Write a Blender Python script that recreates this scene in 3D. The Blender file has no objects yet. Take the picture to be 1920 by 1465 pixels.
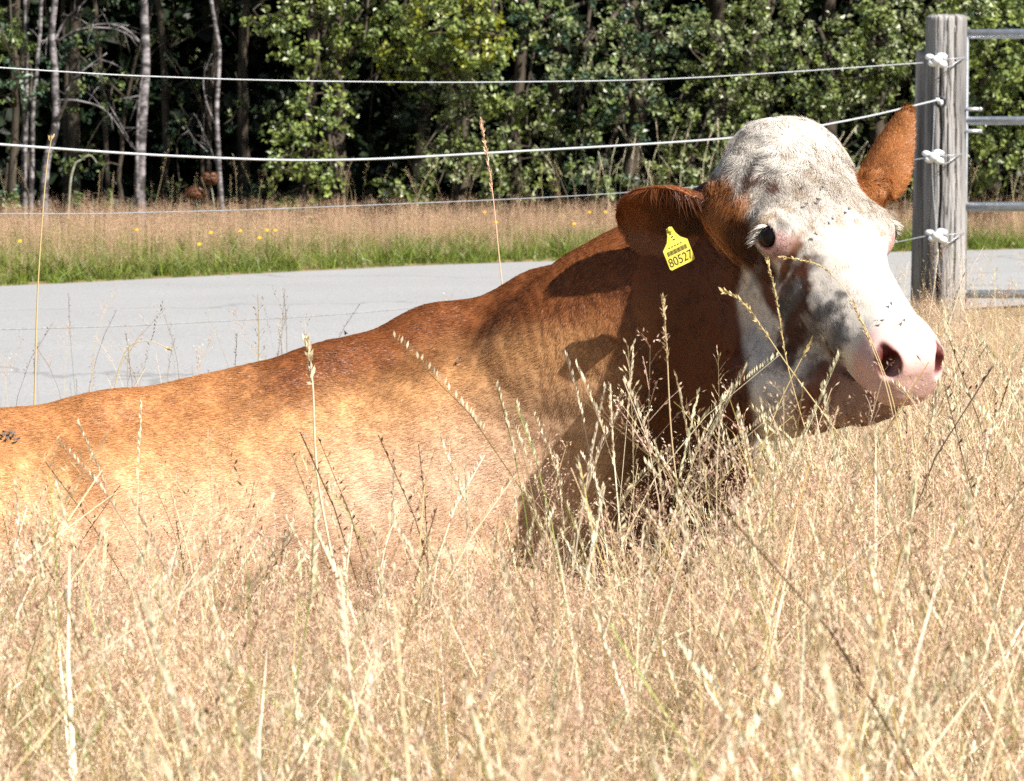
import bpy, math, os
import numpy as np
from mathutils import Vector, Matrix

S = bpy.context.scene

# ------------------------------------------------------------------ camera, world, sun, exposure
CAM_H = 1.18                      # eye height of the photographer
F = 7000.0                        # focal length in pixels of a 1920 px wide frame
PITCH = math.radians(5.0)
cam_d = bpy.data.cameras.new('camera')
cam = bpy.data.objects.new('camera', cam_d)
S.collection.objects.link(cam)
cam.location = (0, 0, CAM_H)
cam.rotation_euler = (math.radians(90) - PITCH, 0, 0)
cam_d.sensor_width = 36
cam_d.lens = 36 * F / 1920
cam_d.clip_start = 0.1
cam_d.clip_end = 2000
cam_d.dof.use_dof = True
cam_d.dof.focus_distance = 7.6
cam_d.dof.aperture_fstop = 19
S.camera = cam

SUN_AZ, SUN_EL = math.radians(51), math.radians(44)      # azimuth to the right of the direction back to the camera
sun_dir = Vector((math.sin(SUN_AZ)*math.cos(SUN_EL), -math.cos(SUN_AZ)*math.cos(SUN_EL), math.sin(SUN_EL)))
W = bpy.data.worlds.new('World'); S.world = W; W.use_nodes = True
nt = W.node_tree; nt.nodes.clear()
sky = nt.nodes.new('ShaderNodeTexSky'); sky.sky_type = 'NISHITA'; sky.sun_disc = False
sky.sun_elevation = SUN_EL
sky.sun_rotation = math.atan2(sun_dir.x, sun_dir.y)
bg = nt.nodes.new('ShaderNodeBackground'); bg.inputs['Strength'].default_value = 0.05
wo = nt.nodes.new('ShaderNodeOutputWorld')
nt.links.new(sky.outputs[0], bg.inputs['Color']); nt.links.new(bg.outputs[0], wo.inputs['Surface'])
sd = bpy.data.lights.new('sun', 'SUN'); sd.energy = 5.0; sd.angle = math.radians(0.5); sd.color = (1.0, 0.95, 0.88)
sun = bpy.data.objects.new('sun', sd); S.collection.objects.link(sun)
sun.rotation_euler = sun_dir.to_track_quat('Z', 'Y').to_euler()
S.view_settings.view_transform = 'Standard'; S.view_settings.look = 'None'
S.view_settings.gamma = 1.0; S.view_settings.exposure = 0.93
S.cycles.max_bounces = 6; S.cycles.transparent_max_bounces = 8
S.cycles.diffuse_bounces = 2; S.cycles.glossy_bounces = 2; S.cycles.transmission_bounces = 3
S.cycles.use_denoising = False

# ------------------------------------------------------------------ helpers
cp, sp = math.cos(PITCH), math.sin(PITCH)
def ray(px, py):
    a, b = (px - 960) / F, (732.5 - py) / F
    return np.array([a, cp + b * sp, -sp + b * cp])
def P(px, py, D):
    """a point at distance D (world Y) that the photograph shows at px, py"""
    r = ray(px, py); return np.array([0, 0, CAM_H]) + r * (D / r[1])
def px_of(X, Y):  return 960 + F * X / Y * 1.0
rng = np.random.default_rng(7)

def hash3(ix, iy, iz, seed):
    h = (ix.astype(np.int64) * 374761393 + iy.astype(np.int64) * 668265263 + iz.astype(np.int64) * 2147483647 + seed * 1274126177) & 0xffffffff
    h = ((h ^ (h >> 13)) * 1274126177) & 0xffffffff
    h = h ^ (h >> 16)
    return (h & 0xffff) / 65535.0
def noise(p, scale=1.0, seed=0):
    """value noise in -1..1"""
    q = np.asarray(p, dtype=np.float64) * scale + 1000.0
    i = np.floor(q).astype(np.int64); f = q - i; f = f * f * (3 - 2 * f)
    r = 0
    for dx in (0, 1):
        for dy in (0, 1):
            for dz in (0, 1):
                w = (f[:, 0] if dx else 1 - f[:, 0]) * (f[:, 1] if dy else 1 - f[:, 1]) * (f[:, 2] if dz else 1 - f[:, 2])
                r = r + w * hash3(i[:, 0] + dx, i[:, 1] + dy, i[:, 2] + dz, seed)
    return r * 2 - 1
def fbm(p, scale=1.0, seed=0, oct=3):
    a, r = 1.0, 0; 
    for k in range(oct): r = r + a * noise(p, scale * 2 ** k, seed + k); a *= 0.5
    return r / 1.75
def smooth(e0, e1, x):
    t = np.clip((x - e0) / (e1 - e0), 0, 1); return t * t * (3 - 2 * t)
def norm(v):
    return v / np.maximum(np.linalg.norm(v, axis=-1, keepdims=True), 1e-9)

def mesh_np(name, verts, tris=None, quads=None, mat=None, cols=None, parent=None, smooth_sh=False, mats=None, midx=None):
    me = bpy.data.meshes.new(name)
    verts = np.asarray(verts, dtype=np.float32)
    nt_ = 0 if tris is None else len(tris); nq = 0 if quads is None else len(quads)
    me.vertices.add(len(verts)); me.vertices.foreach_set('co', verts.ravel())
    idx = []
    if nt_: idx.append(np.asarray(tris, dtype=np.int32).ravel())
    if nq: idx.append(np.asarray(quads, dtype=np.int32).ravel())
    idx = np.concatenate(idx)
    me.loops.add(len(idx)); me.loops.foreach_set('vertex_index', idx)
    me.polygons.add(nt_ + nq)
    st = np.concatenate([np.arange(nt_) * 3, nt_ * 3 + np.arange(nq) * 4]).astype(np.int32)
    me.polygons.foreach_set('loop_start', st)
    if midx is not None: me.polygons.foreach_set('material_index', np.asarray(midx, dtype=np.int32))
    me.polygons.foreach_set('use_smooth', np.full(nt_ + nq, smooth_sh, dtype=bool))
    if cols is not None:
        ca = me.color_attributes.new('Col', 'FLOAT_COLOR', 'POINT')
        c = np.ones((len(verts), 4), dtype=np.float32); c[:, :3] = cols
        ca.data.foreach_set('color', c.ravel())
    me.update(calc_edges=True)
    ob = bpy.data.objects.new(name, me); S.collection.objects.link(ob)
    for m in (mats or ([mat] if mat else [])): me.materials.append(m)
    if parent is not None: ob.parent = parent
    return ob
def tag(o, label=None, cat=None, group=None, kind=None):
    if label: o['label'] = label
    if cat: o['category'] = cat
    if group: o['group'] = group
    if kind: o['kind'] = kind
    return o
def empty(name, loc=(0, 0, 0)):
    o = bpy.data.objects.new(name, None); S.collection.objects.link(o); o.location = loc; o.empty_display_size = 0.1
    return o
def to_local(V, root):
    return np.asarray(V) - np.array(root.location)

class MB:
    """collects pieces into one mesh"""
    def __init__(s): s.v = []; s.q = []; s.t = []; s.n = 0
    def add(s, v, q=None, t=None):
        v = np.asarray(v, dtype=np.float64)
        if q is not None and len(q): s.q.append(np.asarray(q) + s.n)
        if t is not None and len(t): s.t.append(np.asarray(t) + s.n)
        s.v.append(v); s.n += len(v)
    def tube(s, pts, radii, seg=10, cap=True, squash=None):
        pts = np.asarray(pts, dtype=np.float64); n = len(pts); radii = np.broadcast_to(np.asarray(radii, dtype=float), (n,))
        tan = np.gradient(pts, axis=0); tan = norm(tan)
        up = np.array([0, 0, 1.0]) if abs(tan[0][2]) < 0.9 else np.array([1.0, 0, 0])
        V = []
        for i in range(n):
            a = up - tan[i] * np.dot(up, tan[i]); a /= np.linalg.norm(a); b = np.cross(tan[i], a); up = a
            th = np.arange(seg) / seg * 2 * np.pi
            V.append(pts[i] + radii[i] * (np.cos(th)[:, None] * a + np.sin(th)[:, None] * b))
        V = np.concatenate(V); Q = []
        for i in range(n - 1):
            for j in range(seg):
                k = (j + 1) % seg; Q.append((i * seg + j, i * seg + k, (i + 1) * seg + k, (i + 1) * seg + j))
        T = []
        if cap:
            V = np.vstack([V, pts[0], pts[-1]]); a0, a1 = n * seg, n * seg + 1
            for j in range(seg):
                k = (j + 1) % seg; T.append((a0, k, j)); T.append((a1, (n - 1) * seg + j, (n - 1) * seg + k))
        s.add(V, Q, T)
    def ell(s, c, r, R=None, nu=12, nv=8):
        V = []
        for i in range(nv + 1):
            a = math.pi * i / nv
            for j in range(nu):
                b = 2 * math.pi * j / nu
                V.append((math.sin(a) * math.cos(b) * r[0], math.sin(a) * math.sin(b) * r[1], math.cos(a) * r[2]))
        V = np.array(V)
        if R is not None: V = V @ np.asarray(R).T
        Q = [(i * nu + j, (i + 1) * nu + j, (i + 1) * nu + (j + 1) % nu, i * nu + (j + 1) % nu) for i in range(nv) for j in range(nu)]
        s.add(V + np.asarray(c), Q)
    def box(s, c, r, R=None):
        V = np.array([(x, y, z) for x in (-1, 1) for y in (-1, 1) for z in (-1, 1)]) * np.asarray(r)
        if R is not None: V = V @ np.asarray(R).T
        s.add(V + np.asarray(c), [(0, 1, 3, 2), (4, 6, 7, 5), (0, 4, 5, 1), (2, 3, 7, 6), (0, 2, 6, 4), (1, 5, 7, 3)])
    def build(s, name, mat, parent=None, smooth_sh=True, col=None):
        V = np.concatenate(s.v)
        if parent is not None: V = V - _wloc(parent)
        return mesh_np(name, V, np.concatenate(s.t) if s.t else None, np.concatenate(s.q) if s.q else None, mat, None if col is None else np.broadcast_to(col, (len(V), 3)), parent, smooth_sh)
def _wloc(o):
    l = np.zeros(3)
    while o is not None: l = l + np.array(o.location); o = o.parent
    return l

def mat_new(name):
    m = bpy.data.materials.new(name); m.use_nodes = True; n = m.node_tree; n.nodes.clear()
    out = n.nodes.new('ShaderNodeOutputMaterial'); return m, n, out
def mat_leaf(name, trans=0.35, rough=0.5, gloss=0.06, tint=(1, 1, 1), noise_amt=0.0):
    """thin plant matter: vertex colour, diffuse + translucent + a little gloss"""
    m, n, out = mat_new(name)
    at = n.nodes.new('ShaderNodeAttribute'); at.attribute_name = 'Col'
    d = n.nodes.new('ShaderNodeBsdfDiffuse'); t = n.nodes.new('ShaderNodeBsdfTranslucent')
    g = n.nodes.new('ShaderNodeBsdfGlossy'); g.inputs['Roughness'].default_value = rough
    mx = n.nodes.new('ShaderNodeMixShader'); mx.inputs[0].default_value = trans
    m2 = n.nodes.new('ShaderNodeMixShader'); m2.inputs[0].default_value = gloss
    n.links.new(at.outputs['Color'], d.inputs['Color']); n.links.new(at.outputs['Color'], t.inputs['Color'])
    n.links.new(d.outputs[0], mx.inputs[1]); n.links.new(t.outputs[0], mx.inputs[2])
    n.links.new(mx.outputs[0], m2.inputs[1]); n.links.new(g.outputs[0], m2.inputs[2]); n.links.new(m2.outputs[0], out.inputs['Surface'])
    return m
def mat_noise(name, c1, c2, scale=5, rough=0.8, bump=0.3, detail=6, spec=0.3, stretch=(1, 1, 1), metallic=0.0, bscale=None, c3=None, dist=0.01):
    m, n, out = mat_new(name)
    b = n.nodes.new('ShaderNodeBsdfPrincipled'); b.inputs['Roughness'].default_value = rough
    b.inputs['Specular IOR Level'].default_value = spec; b.inputs['Metallic'].default_value = metallic
    tc = n.nodes.new('ShaderNodeTexCoord'); mp = n.nodes.new('ShaderNodeMapping'); mp.inputs['Scale'].default_value = stretch
    nz = n.nodes.new('ShaderNodeTexNoise'); nz.inputs['Scale'].default_value = scale; nz.inputs['Detail'].default_value = detail
    cr = n.nodes.new('ShaderNodeValToRGB'); cr.color_ramp.elements[0].position = 0.32; cr.color_ramp.elements[1].position = 0.68
    cr.color_ramp.elements[0].color = (*c1, 1); cr.color_ramp.elements[1].color = (*c2, 1)
    if c3: e = cr.color_ramp.elements.new(0.5); e.color = (*c3, 1)
    n.links.new(tc.outputs['Object'], mp.inputs[0]); n.links.new(mp.outputs[0], nz.inputs['Vector'])
    n.links.new(nz.outputs[0], cr.inputs[0]); n.links.new(cr.outputs[0], b.inputs['Base Color'])
    n2 = n.nodes.new('ShaderNodeTexNoise'); n2.inputs['Scale'].default_value = bscale or scale * 6; n2.inputs['Detail'].default_value = 4
    n.links.new(mp.outputs[0], n2.inputs['Vector'])
    bp = n.nodes.new('ShaderNodeBump'); bp.inputs['Strength'].default_value = bump; bp.inputs['Distance'].default_value = dist
    n.links.new(n2.outputs[0], bp.inputs['Height']); n.links.new(bp.outputs[0], b.inputs['Normal'])
    n.links.new(b.outputs[0], out.inputs['Surface'])
    return m
def mat_plain(name, c, rough=0.5, spec=0.5, metallic=0.0, coat=0.0):
    m, n, out = mat_new(name)
    b = n.nodes.new('ShaderNodeBsdfPrincipled'); b.inputs['Base Color'].default_value = (*c, 1); b.inputs['Roughness'].default_value = rough
    b.inputs['Specular IOR Level'].default_value = spec; b.inputs['Metallic'].default_value = metallic; b.inputs['Coat Weight'].default_value = coat
    n.links.new(b.outputs[0], out.inputs['Surface']); return m
def mat_attr(name, rough=0.7, spec=0.2, bump=0.0, bscale=300, sheen=0.0):
    m, n, out = mat_new(name)
    b = n.nodes.new('ShaderNodeBsdfPrincipled'); b.inputs['Roughness'].default_value = rough
    b.inputs['Specular IOR Level'].default_value = spec
    at = n.nodes.new('ShaderNodeAttribute'); at.attribute_name = 'Col'; n.links.new(at.outputs['Color'], b.inputs['Base Color'])
    if bump:
        tc = n.nodes.new('ShaderNodeTexCoord'); n2 = n.nodes.new('ShaderNodeTexNoise'); n2.inputs['Scale'].default_value = bscale
        n.links.new(tc.outputs['Object'], n2.inputs['Vector'])
        bp = n.nodes.new('ShaderNodeBump'); bp.inputs['Strength'].default_value = bump; bp.inputs['Distance'].default_value = 0.002
        n.links.new(n2.outputs[0], bp.inputs['Height']); n.links.new(bp.outputs[0], b.inputs['Normal'])
    n.links.new(b.outputs[0], out.inputs['Surface']); return m
# ------------------------------------------------------------------ the cow
a_ax = np.array([0.335, -0.735, -0.60]); a_ax /= np.linalg.norm(a_ax)              # down the face to the muzzle
l_ax = np.array([math.cos(math.radians(24.5)), math.sin(math.radians(24.5)), .01])     # across the face, towards the cow's left
l_ax -= a_ax * (l_ax @ a_ax); l_ax /= np.linalg.norm(l_ax)
n_ax = np.cross(a_ax, l_ax); n_ax = n_ax if n_ax[1] < 0 else -n_ax                # out of the forehead
HR = np.stack([l_ax, a_ax, n_ax], axis=1)                                         # local -> world
HO = P(1570, 398, 6.97)
HS = 1.07
def h2w(p): return HO + HS * np.asarray(p) @ HR.T
def w2h(p): return (np.asarray(p) - HO) @ HR / HS
def smin(a, b, k):
    h = np.clip(0.5 + 0.5 * (b - a) / k, 0, 1); return b + (a - b) * h - k * h * (1 - h)
def smax(a, b, k): return -smin(-a, -b, k)
def s_ell(p, c, r, R=None):
    q = p - np.asarray(c)
    if R is not None: q = q @ R
    r = np.asarray(r); k0 = np.linalg.norm(q / r, axis=1); k1 = np.linalg.norm(q / r ** 2, axis=1)
    return k0 * (k0 - 1) / np.maximum(k1, 1e-6)
def s_cone(p, a, b, ra, rb, flat=None):
    a = np.asarray(a, float); b = np.asarray(b, float); ba = b - a; pa = p - a
    h = np.clip(pa @ ba / (ba @ ba), 0, 1); d = pa - h[:, None] * ba
    if flat is not None:   # squash distance along an axis
        ax, k = flat; ax = np.asarray(ax, float); ax = ax / np.linalg.norm(ax); t = d @ ax; d = d + np.outer(t * (1 / k - 1), ax)
    return np.linalg.norm(d, axis=1) - (ra + (rb - ra) * h)
def rotz(deg):
    a = math.radians(deg); return np.array([[math.cos(a), -math.sin(a), 0], [math.sin(a), math.cos(a), 0], [0, 0, 1.0]])
def rotx(deg):
    a = math.radians(deg); return np.array([[1.0, 0, 0], [0, math.cos(a), -math.sin(a)], [0, math.sin(a), math.cos(a)]])
def roty(deg):
    a = math.radians(deg); return np.array([[math.cos(a), 0, math.sin(a)], [0, 1.0, 0], [-math.sin(a), 0, math.cos(a)]])
EYE = np.array([0.110, 0.0, -0.054])
def head_sdf(q):
    """q in head coordinates: x across, y towards the muzzle, z out of the forehead"""
    x = np.abs(q[:, 0]); m = np.stack([x, q[:, 1], q[:, 2]], axis=1)
    d = s_ell(q, (0, -.10, -.085), (.112, .15, .088))                                 # cranium
    d = smin(d, s_ell(q, (0, -.01, -.062), (.105, .12, .066)), .03)                     # forehead
    d = smin(d, s_ell(q, (0, -.20, -.065), (.088, .075, .075)), .04)                      # poll
    d = smin(d, s_ell(m, (.086, -.025, -.062), (.045, .05, .042)), .03)                   # brow
    d = smin(d, s_cone(q, (0, .0, -.085), (0.003, .27, -.068), .084, .063), .035)  # nose bridge
    d = smin(d, s_ell(m, (.058, .06, -.175), (.050, .13, .095)), .04)                     # masseter
    d = smin(d, s_ell(m, (.048, -.01, -.235), (.05, .10, .075)), .04)                      # jaw angle
    d = smin(d, s_cone(m, (.05, .05, -.265), (.03, .25, -.175), .042, .032), .05)         # mandible
    d = smin(d, s_cone(q, (0, .0, -.19), (0, .26, -.14), .075, .045), .04)
    d = smin(d, s_cone(m, (.05, .10, -.10), (.048, .24, -.09), .03, .03), .04)            # cheek ridge
    d = smin(d, s_ell(q, (0.006, .295, -.076), (.064, .068, .058)), .035)                        # muzzle
    d = smin(d, s_ell(m, (.040, .322, -.058), (.034, .042, .040)), .02)                    # nostril wing
    d = smin(d, s_ell(q, (0, .355, -.085), (.05, .022, .042)), .03)                          # nose pad
    d = smin(d, s_ell(q, (0, .285, -.168), (.048, .06, .034)), .02)                         # chin
    mouth = s_cone(m, (.0, .365, -.134), (.085, .19, -.140), .007, .004)
    d = smax(d, -mouth, .012)
    bx = np.stack([np.maximum(x - .022, 0), np.maximum(np.abs(q[:, 1] - .318) - .024, 0), np.maximum(np.abs(q[:, 2] + .070) - .024, 0)], 1)
    d = smin(d, np.linalg.norm(bx, axis=1) - .036, .02)                                     # blunt square nose
    d = smax(d, -s_cone(m, (.050, .352, -.030), (.058, .328, -.020), .010, .006), .006)
    nos = s_ell(m, (.047, .362, -.040), (.017, .028, .021), rotz(-25))
    d = smax(d, -nos, .008)
    eye = np.linalg.norm(m - EYE, axis=1)
    d = smin(d, s_ell(m, EYE + (-.012, -.004, .0), (.034, .042, .036)), .018)             # lids
    d = smin(d, s_ell(m, EYE + (.010, -.026, .006), (.020, .010, .026)), .008)          # upper lid fold
    slit = s_ell(m, EYE + (.017, .0, .005), (.022, .024, .018))
    d = smax(d, -slit, .005)
    return d
def ridge_pts(): return [((-1.45, 7.38, .40), .06), ((-.82, 7.43, .445), .05), ((-.38, 7.53, .535), .05), ((-.16, 7.58, .61), .055), ((.06, 7.56, .685), .06), ((.22, 7.48, .755), .06)]
def body_sdf(p):
    d = s_ell(p, (-.12, 7.60, .33), (.32, .29, .315))                                      # chest
    d = smin(d, s_ell(p, (-.42, 7.54, .27), (.46, .34, .295)), .10)                           # barrel
    d = smin(d, s_ell(p, (-.82, 7.46, .235), (.42, .34, .245)), .12)
    d = smin(d, s_ell(p, (-1.28, 7.40, .22), (.33, .28, .24)), .12)                           # rump
    R = ridge_pts()
    for (a, ra), (b, rb) in zip(R[:-1], R[1:]): d = smin(d, s_cone(p, a, b, ra, rb), .09)
    d = smin(d, s_ell(p, (-.14, 7.38, .36), (.17, .11, .24), roty(20)), .07)                  # shoulder
    d = smin(d, s_ell(p, (-.80, 7.23, .37), (.07, .06, .05)), .07)                            # hook
    d = smin(d, s_ell(p, (-1.16, 7.18, .24), (.28, .13, .21)), .08)                           # thigh
    d = smin(d, s_cone(p, (.02, 7.56, .41), (.42, 7.30, .75), .25, .13), .08)              # neck
    d = smin(d, s_cone(p, (.08, 7.45, .585), (.46, 7.26, .90), .13, .09), .06)               # crest
    d = smin(d, s_ell(p, (.16, 7.34, .665), (.19, .085, .11), roty(-35)), .14)                # upper neck muscle
    d = smin(d, s_ell(p, (.18, 7.62, .31), (.24, .17, .27)), .08)                             # brisket
    d = smin(d, s_cone(p, (.46, 7.16, .66), (.35, 7.52, .26), .07, .10), .08)              # dewlap
    # legs
    d = smin(d, s_cone(p, (-.16, 7.32, .12), (.06, 7.14, .14), .10, .062), .05)
    d = smin(d, s_cone(p, (.06, 7.14, .13), (-.10, 7.08, .06), .055, .038), .02)
    d = smin(d, s_cone(p, (-.10, 7.08, .055), (-.24, 7.08, .05), .045, .05), .02)
    d = smin(d, s_cone(p, (.15, 7.66, .2), (.42, 7.62, .10), .10, .06), .05)
    d = smin(d, s_cone(p, (-1.05, 7.05, .20), (-.72, 6.98, .17), .13, .075), .06)
    d = smin(d, s_cone(p, (-.72, 6.98, .15), (-1.0, 6.94, .06), .065, .045), .03)
    d = smin(d, s_cone(p, (-1.0, 6.94, .05), (-.72, 6.90, .045), .04, .045), .02)
    return d
B1, T1 = P(1362, 398, 7.15), P(1158, 412, 7.23)
B2, T2 = P(1640, 358, 7.13), P(1703, 198, 7.20)
EARL, EARR = w2h(B1), w2h(B2)
def cow_sdf(p):
    d = body_sdf(p); q = w2h(p)
    near = np.linalg.norm(q - np.array([0, .05, -.1]), axis=1) < .55
    out = d.copy()
    if near.any():
        pn, qn = p[near], q[near]; h = head_sdf(qn) * HS
        # throat and poll joined to the neck
        h = smin(h, s_cone(qn, (0, -.13, -.16), (0, -.17, -.33), .12, .14), .06)
        h = smin(h, s_cone(qn, (-.07, -.11, -.12), EARL, .062, .045), .04)
        h = smin(h, s_cone(qn, (.08, -.07, -.12), EARR, .03, .024), .03)
        h = smin(h, s_cone(pn, P(1462, 725, 7.03), P(1610, 762, 6.86), .105, .034), .05)
        out[near] = smin(d[near], h, .045)
    return out
def raycast(px, py, t0=5.8, t1=8.5):
    o = np.array([0, 0, CAM_H]); r = ray(px, py); r = r / np.linalg.norm(r); t = t0
    for _ in range(160):
        dd = cow_sdf((o + r * t)[None])[0]
        if dd < 0.0006 or t > t1: break
        t += max(dd * 0.6, 0.0006)
    return o + r * t
def marks():
    out = []
    for px, py, rx, ry, col, k in MARKS:
        h = raycast(px, py); out.append((w2h(h), rx / 1010, ry / 1010, col, k))
    return out
def grad(f, p, e=.002):
    g = np.stack([f(p + np.eye(3)[k] * e) - f(p - np.eye(3)[k] * e) for k in range(3)], axis=1); return norm(g)

def surface_nets(f, xs, ys, zs, block=8):
    nx, ny, nz = len(xs), len(ys), len(zs)
    V = np.full((nx, ny, nz), 1.0, dtype=np.float32)
    bi, bj, bk = [np.arange(0, n, block) for n in (nx, ny, nz)]
    def cen(a, b): e = np.minimum(b + block, len(a) - 1); return (a[b] + a[e]) / 2, (a[e] - a[b]) / 2
    cx, hx = cen(xs, bi); cy, hy = cen(ys, bj); cz, hz = cen(zs, bk)
    G = np.stack(np.meshgrid(cx, cy, cz, indexing='ij'), -1).reshape(-1, 3)
    Hd = np.sqrt(sum(g ** 2 for g in np.meshgrid(hx, hy, hz, indexing='ij'))).ravel()
    c = f(G); act = np.abs(c) < Hd * 1.5 + .03
    IJ = np.stack(np.meshgrid(bi, bj, bk, indexing='ij'), -1).reshape(-1, 3)
    for (i, j, k), v in zip(IJ[~act & (c < 0)], c[~act & (c < 0)]): V[i:i + block, j:j + block, k:k + block] = -1
    A = IJ[act]; off = np.stack(np.meshgrid(*[np.arange(block)] * 3, indexing='ij'), -1).reshape(-1, 3)
    for s in range(0, len(A), 1500):
        I = (A[s:s + 1500, None, :] + off[None]).reshape(-1, 3)
        I = I[(I[:, 0] < nx) & (I[:, 1] < ny) & (I[:, 2] < nz)]
        V[I[:, 0], I[:, 1], I[:, 2]] = f(np.stack([xs[I[:, 0]], ys[I[:, 1]], zs[I[:, 2]]], 1))
    ins = V < 0
    c = np.zeros((nx - 1, ny - 1, nz - 1), dtype=np.int8)
    cor = [(a, b, d) for a in (0, 1) for b in (0, 1) for d in (0, 1)]
    for a, b, d in cor: c += ins[a:nx - 1 + a, b:ny - 1 + b, d:nz - 1 + d]
    cells = np.argwhere((c > 0) & (c < 8)); del c
    vals = np.stack([V[cells[:, 0] + a, cells[:, 1] + b, cells[:, 2] + d] for a, b, d in cor], 1).astype(np.float64)
    pos = np.stack([np.stack([xs[cells[:, 0] + a], ys[cells[:, 1] + b], zs[cells[:, 2] + d]], 1) for a, b, d in cor], 1)
    acc = np.zeros((len(cells), 3)); cnt = np.zeros(len(cells))
    for i in range(8):
        for j in range(i + 1, 8):
            if sum(u != v for u, v in zip(cor[i], cor[j])) == 1:
                m = (vals[:, i] < 0) != (vals[:, j] < 0); t = vals[m, i] / (vals[m, i] - vals[m, j])
                acc[m] += pos[m, i] + (pos[m, j] - pos[m, i]) * t[:, None]; cnt[m] += 1
    verts = acc / cnt[:, None]
    idx = np.full((nx - 1, ny - 1, nz - 1), -1, dtype=np.int32); idx[cells[:, 0], cells[:, 1], cells[:, 2]] = np.arange(len(cells))
    quads = []
    for ax in range(3):
        sl0 = [slice(None)] * 3; sl1 = [slice(None)] * 3; sl0[ax] = slice(0, -1); sl1[ax] = slice(1, None)
        A0, A1 = ins[tuple(sl0)], ins[tuple(sl1)]
        e = np.argwhere(A0 != A1); b, d = (ax + 1) % 3, (ax + 2) % 3
        e = e[(e[:, b] > 0) & (e[:, d] > 0) & (e[:, b] < (nx, ny, nz)[b] - 1) & (e[:, d] < (nx, ny, nz)[d] - 1)]
        flip = A0[tuple(e.T)]
        def cell(ob, od):
            q = e.copy(); q[:, b] -= ob; q[:, d] -= od; return idx[q[:, 0], q[:, 1], q[:, 2]]
        Q = np.stack([cell(1, 1), cell(0, 1), cell(0, 0), cell(1, 0)], 1)
        Q[~flip] = Q[~flip][:, ::-1]; quads.append(Q)
    Q = np.concatenate(quads); return verts, Q[(Q >= 0).all(1)]

def ear_mesh(B, T, N, w, cup, droop=0.0, th=.011, ns=40, nt_=36, pk=.48, base=.42):
    """a cupped, thick leaf: B base, T tip, N the side it opens to; returns verts, quads, st (s, t, inside)"""
    B, T, N = map(lambda a: np.asarray(a, float), (B, T, N)); L = T - B; N = N - L * (N @ L) / (L @ L); N /= np.linalg.norm(N)
    Wd = np.cross(L, N); Wd /= np.linalg.norm(Wd)
    s = np.linspace(0, 1, ns); t = np.linspace(-1, 1, nt_)
    Sg, Tg = np.meshgrid(s, t, indexing='ij')
    wid = w * np.where(Sg > pk, np.clip(1 - ((Sg - pk) / (1.02 - pk)) ** (2.2 if pk > .4 else 1.3), 0, 1) ** .75, base + (1 - base) * np.sin(np.clip(Sg / pk, 0, 1) * math.pi / 2))
    ang = Tg * (1.15 - .55 * Sg + .35 * (1 - Sg) ** 2)
    rr = wid / np.maximum(np.sin(np.abs(1.15 - .55 * Sg + .35 * (1 - Sg) ** 2)), .3)
    X = rr * np.sin(ang); Z = rr * (1 - np.cos(ang)) * cup
    Z = Z - droop * Sg ** 2 * .05
    C = B + Sg[..., None] * L + X[..., None] * Wd + Z[..., None] * N
    C = C.reshape(-1, 3)
    C = C + (fbm(C, 22, 5)[:, None] * .006) * N
    Cg = C.reshape(ns, nt_, 3)
    du = np.gradient(Cg, axis=0); dv = np.gradient(Cg, axis=1); nn = norm(np.cross(du, dv)); 
    if (nn[ns // 2, nt_ // 2] @ N) < 0: nn = -nn
    tp = th * (1 - .55 * Sg ** 3)[..., None] * np.sqrt(np.clip(1 - Tg ** 6, .05, 1))[..., None]
    I = Cg + nn * tp / 2; O = Cg - nn * tp / 2
    V = np.concatenate([I.reshape(-1, 3), O.reshape(-1, 3)]); M = ns * nt_; Q = []
    g = lambda i, j: i * nt_ + j
    for i in range(ns - 1):
        for j in range(nt_ - 1):
            Q.append((g(i, j), g(i + 1, j), g(i + 1, j + 1), g(i, j + 1))); Q.append((M + g(i, j), M + g(i, j + 1), M + g(i + 1, j + 1), M + g(i + 1, j)))
    for i in range(ns - 1):
        Q.append((g(i, 0), M + g(i, 0), M + g(i + 1, 0), g(i + 1, 0))); j = nt_ - 1
        Q.append((g(i, j), g(i + 1, j), M + g(i + 1, j), M + g(i, j)))
    for j in range(nt_ - 1):
        Q.append((g(ns - 1, j), M + g(ns - 1, j), M + g(ns - 1, j + 1), g(ns - 1, j + 1)))
        Q.append((g(0, j), g(0, j + 1), M + g(0, j + 1), M + g(0, j)))
    st = np.stack([np.concatenate([Sg.ravel()] * 2), np.concatenate([Tg.ravel()] * 2), np.concatenate([np.ones(M), np.zeros(M)])], 1)
    return V, np.array(Q), st, norm(L), N

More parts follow.
